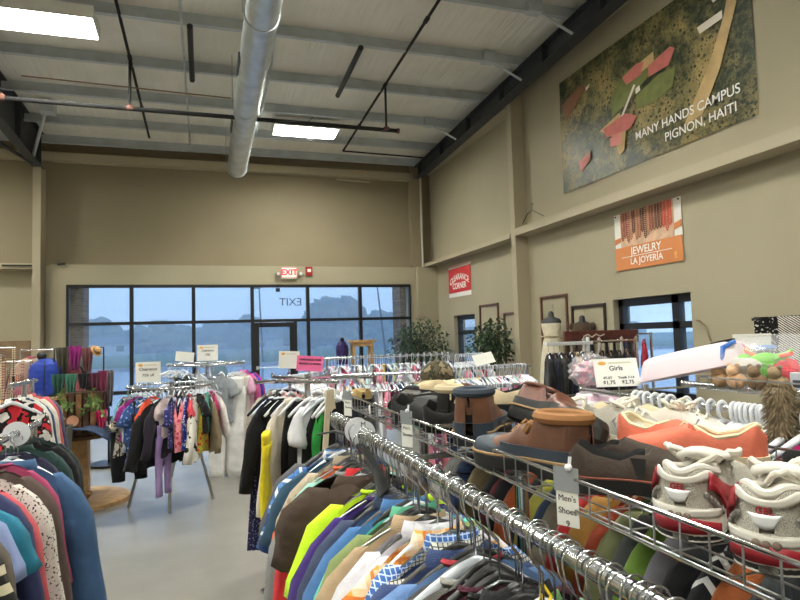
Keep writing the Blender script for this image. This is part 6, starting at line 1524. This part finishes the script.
# scarf rack above the crate
o = thing('scarf_rail', 'small metal rail above the crates carrying scarves and a hat', 'rail', (-1.34, 7.3, 1.165)); MB().tube([(-.2, 0, 0), (-.2, 0, .5), (.28, 0, .5), (.28, 0, 0)], .01, 8).bx(-.24, .32, -.08, .08, 0, .015).build('rail', BLK, o)
def drape(lab, x, y, z, w, h, m, name='scarf', rz=0., cat='scarf'):
    o = thing(name, lab, cat, (x, y, z), rz); rows = []
    for q in range(9):
        t_ = q / 8; rows.append([(lerp(-w / 2, w / 2, k / 12) * (.72 + .28 * math.cos(2.2 * t_)), -.024 - .03 * math.sin(k * 1.25 + x * 9) * (.25 + t_), -h * t_ * (1 - .08 * math.sin(k * .9 + x * 20))) for k in range(13)])
    MB().loft([[p for p in rw] + [(a, b + .05, c) for a, b, c in reversed(rw)] for rw in rows]).build('cloth', m, o); return o
drape('olive grey scarf hanging left on the small scarf rail', -1.46, 7.3, 1.675, .13, .29, F('#4e4a40'))
drape('magenta scarf hanging in the middle of the small scarf rail', -1.335, 7.28, 1.685, .12, .25, F('#96287c'))
drape('dusty rose scarf right of the magenta scarf', -1.22, 7.3, 1.665, .1, .26, F('#84545a'))
o = thing('straw_hat', 'tan straw hat hooked at the right end of the small scarf rail', 'hat', (-1.13, 7.26, 1.625)); o.rotation_euler = (.5, 1.0, 0); o.scale = (.8, .8, .8)
MB().lathe((0, 0, 0), [(.085, 0), (.085, .006), (.052, .012), (.046, .05), (.03, .062), (.004, .064)], 22).build('hat_body', mat('straw', (190, 148, 94), .8, bump=.4, bs=120), o); MB().tube([(.05 * math.cos(a), .05 * math.sin(a), .018) for a in (2 * PI * k / 20 for k in range(20))], .007, 6, closed=True).build('hat_band', DWOOD, o)
for i, (x, w, h, c, lab) in enumerate(((-1.38, .13, .2, '#2f5a50', 'dark green cloth standing on the crate, left'), (-1.26, .1, .2, '#48806c', 'teal and white cloth on the crate, beside the dark green one'), (-1.14, .11, .16, '#1d1e22', 'black cloth with a white ring on the crate'), (-1.04, .12, .2, '#5c2840', 'wine coloured scarf on the crate'), (-.95, .12, .42, '#7a2c4c', 'plum scarf hanging down the right side of the crate'), (-.90, .08, .36, '#6c666c', 'grey scarf at the far right of the crate'), (-.965, .1, .2, '#d22668', 'hot pink scarf end hanging low by the denim cloth'))):
    drape(lab, x - .06, 7.0 if i != 6 else 6.92, 1.40 if i < 4 else (1.42 if i < 6 else 1.02), w, h, F(c), name='scarf')
# blue puffer vest and jackets on a form
o = thing('vest_form', 'black body form inside the blue puffer vest', 'mannequin', (-1.67, 7.35, 1.16)); MB().cyl((0, 0, 0), (0, 0, .4), .03).build('post', BLK, o); MB().ball((0, 0, .43), (.05, .05, .05), 12, 8).build('neck_cap', BLK, o)
o = thing('puffer_vest', 'bright blue quilted puffer vest facing the camera at the left', 'vest', (-1.62, 7.33, 1.16)); rings = []
for i in range(30):
    t_ = i / 29; z = .4 * t_; rx = interp([(0, .15), (.3, .16), (.65, .165), (.82, .15), (.94, .09), (1, .06)], t_) * (1 + .05 * abs(math.sin(t_ * 20))); rings.append([(rx * math.cos(2 * PI * k / 24), rx * .55 * math.sin(2 * PI * k / 24), z) for k in range(24)])
MB().loft(rings).build('vest_body', F('#2a45a8', rough=.5), o); MB().tube([(0, -.095, .02), (0, -.095, .3), (0, -.06, .38)], .006, 6).build('zip', mat('zip_navy', (30, 36, 80), .4), o)
garment('kidlong', -1.78, 7.4, 1.66, .5, F('#d9bfae'), 'cream and pink jacket just left of the blue puffer vest', None, F('#c85a7a'), 1.0)
garment('kidlong', -1.86, 7.5, 1.60, .8, F('#5c4a86'), 'violet jacket left of the cream jacket', None, None, .95)
garment('kidlong', -1.44, 7.42, 1.62, -.5, F('#c2737a'), 'rose jacket just right of the blue puffer vest', None, None, .9)
garment('kidlong', -1.40, 7.5, 1.55, -.3, F('#17181e'), 'black top between the blue vest and the scarves', None, None, .95)
tag(MB().tube([(-1.9, 7.47, 1.655), (-1.36, 7.47, 1.655)], .01, 8).cyl((-1.9, 7.5, 1.16), (-1.9, 7.47, 1.655), .01, 8).cyl((-1.36, 7.5, 1.16), (-1.36, 7.47, 1.655), .01, 8).build('rail', CHROME), 'short metal rail behind the blue puffer vest', 'rail')
tag(MB().ball((0, 0, 0), (.085, .06, .068), 18, 12).tube([(-.06, 0, .05), (0, 0, .12), (.06, 0, .05)], .007, 6).build('handbag', F('#b0506a', rough=.5), None, True, loc=(-1.80, 7.15, 1.226)), 'dusty pink bag at the left end of the pale board, below the blue puffer vest', 'bag')
tag(MB().disc((-1.28, 6.86, .93), .055, .02, 20, axis='Y').build('round_tag', mat('tag_peach', (206, 150, 120), .6)), 'peach coloured round tag on the front of the slatted crate', 'tag')
# wicker basket on the table foot and a dark base
o = thing('wicker_basket', 'shallow round wicker basket on the wooden table foot', 'basket', (-1.30, 6.98, .065)); 
mb = MB()
for q in range(6): mb.tube([((.11 + .012 * q) * math.cos(a), (.11 + .012 * q) * math.sin(a), .012 + q * .018 + .004 * math.sin(14 * a + PI * (q % 2))) for a in (2 * PI * k / 36 for k in range(36))], .0095, 6, closed=True)
mb.build('weave', mat('wicker', (150, 112, 70), .8, var=.3, vs=30.), o); MB().disc((0, 0, .008), .11, .012, 24).build('bottom', mat('wicker', (150, 112, 70), .8), o)
o = thing('stand_base', 'round black stand base on the floor behind the pedestal table', 'stand', (-1.3, 9.4, 0)); MB().disc((0, 0, .02), .26, .03, 28).build('base', BLK, o); MB().cyl((0, 0, .03), (0, 0, .8), .015).build('post', BLK, o)
# jewellery stands at the far left edge
for i, (x, y, z0, h, lab) in enumerate(((-1.98, 6.9, .9, .82, 'tall rack of hanging bead necklaces at the left edge'), (-1.92, 7.3, .95, .62, 'shorter rack of orange and brown necklaces beside the tall one'))):
    o = thing('jewellery_stand', lab, 'jewellery stand', (x, y, 0)); MB().cyl((0, 0, .03), (0, 0, z0 + h), .012, 8).disc((0, 0, .02), .16, .03, 24).build('post', BLK, o)
    for q in range(3):
        a = q * PI / 3 + .2; MB().tube([(-.17 * math.cos(a), -.17 * math.sin(a), z0 + h - .03 - .07 * q), (.17 * math.cos(a), .17 * math.sin(a), z0 + h - .03 - .07 * q)], .005, 6).build('arm', STEELW, o)
    r5 = random.Random(30 + i); cols = ([(226, 212, 190), (206, 170, 140), (170, 90, 80), (224, 218, 206), (120, 80, 66), (196, 130, 110)], [(186, 96, 60), (110, 74, 52), (60, 48, 44), (160, 120, 84), (196, 70, 60)])[i]
    for q in range(13):
        a = (q % 3) * PI / 3 + .2; u = lerp(-.16, .16, (q // 3) / 4); x_, y_ = x + u * math.cos(a), y + u * math.sin(a); zt = z0 + h - .03 - .07 * (q % 3); L = r5.uniform(.22, .45); mb = MB(); nb = 14
        for s in (-1, 1):
            for w_ in range(nb): mb.ball((x_ + s * .009, y_, zt - L * w_ / nb), .0075, 6, 4)
        ci = r5.randrange(len(cols)); tag(mb.build('necklace', mat('beads_%d_%d' % (i, ci), cols[ci], .4)), (('cream', 'tan', 'dark red', 'white', 'brown', 'orange brown'), ('rust orange', 'brown', 'dark grey', 'golden tan', 'red'))[i][ci] + ' bead necklace hanging on the ' + ('tall necklace rack at the left edge', 'shorter necklace rack beside the tall one')[i], 'necklace', 'necklaces on the ' + ('tall rack', 'shorter rack')[i])
for i, (x, y, h) in enumerate(((-2.2, 7.6, 1.1),)):
    o = thing('display_counter', 'brown counter behind the jewellery stands at the left edge', 'counter', (-2.5, 8.4, 0)); MB().bx(-.6, .7, -.3, .3, 0, 1.0).build('body', WOOD, o, False, bevel=.01); MB().bx(-.63, .73, -.33, .33, 1.0, 1.04).build('top', LWOOD, o, False, bevel=.006)

# ================================================================== LIGHT, SKY, CAMERA
w = bpy.data.worlds.new('dusk_sky'); SC.world = w; w.use_nodes = True; t = NT(w); bg = w.node_tree.nodes['Background']
sp = t.new('ShaderNodeSeparateXYZ'); t.link(t.coord('Generated'), sp.inputs[0])
t.link(t.ramp(sp.outputs[2], [(0., lin((184, 200, 220))), (.08, lin((170, 194, 222))), (.35, lin((136, 168, 210))), (1., lin((90, 126, 180)))]), bg.inputs[0]); bg.inputs[1].default_value = 1.6

cam = bpy.data.cameras.new('camera'); cam.sensor_width = 36.; cam.sensor_fit = 'HORIZONTAL'; cam.lens = 600. / 800. * 36.; cam.clip_start = .02; cam.clip_end = 500
co_ = bpy.data.objects.new('camera', cam); COL.objects.link(co_); SC.camera = co_
Rm = Matrix(((0.95080953, 0.00917654, -0.30964016), (-0.30843544, -0.06485053, -0.94903213), (-0.02878916, 0.99785279, -0.05883013)))
co_.matrix_world = Matrix.Translation((0, 0, 1.7)) @ Rm.to_4x4()
SC.view_settings.view_transform = 'Standard'; SC.view_settings.look = 'None'; SC.view_settings.gamma = 1.; SC.view_settings.exposure = .87; SC.view_settings.use_curve_mapping = False
SC.cycles.max_bounces = 8; SC.cycles.volume_bounces = 3; SC.cycles.transparent_max_bounces = 16; SC.cycles.sample_clamp_indirect = 6.
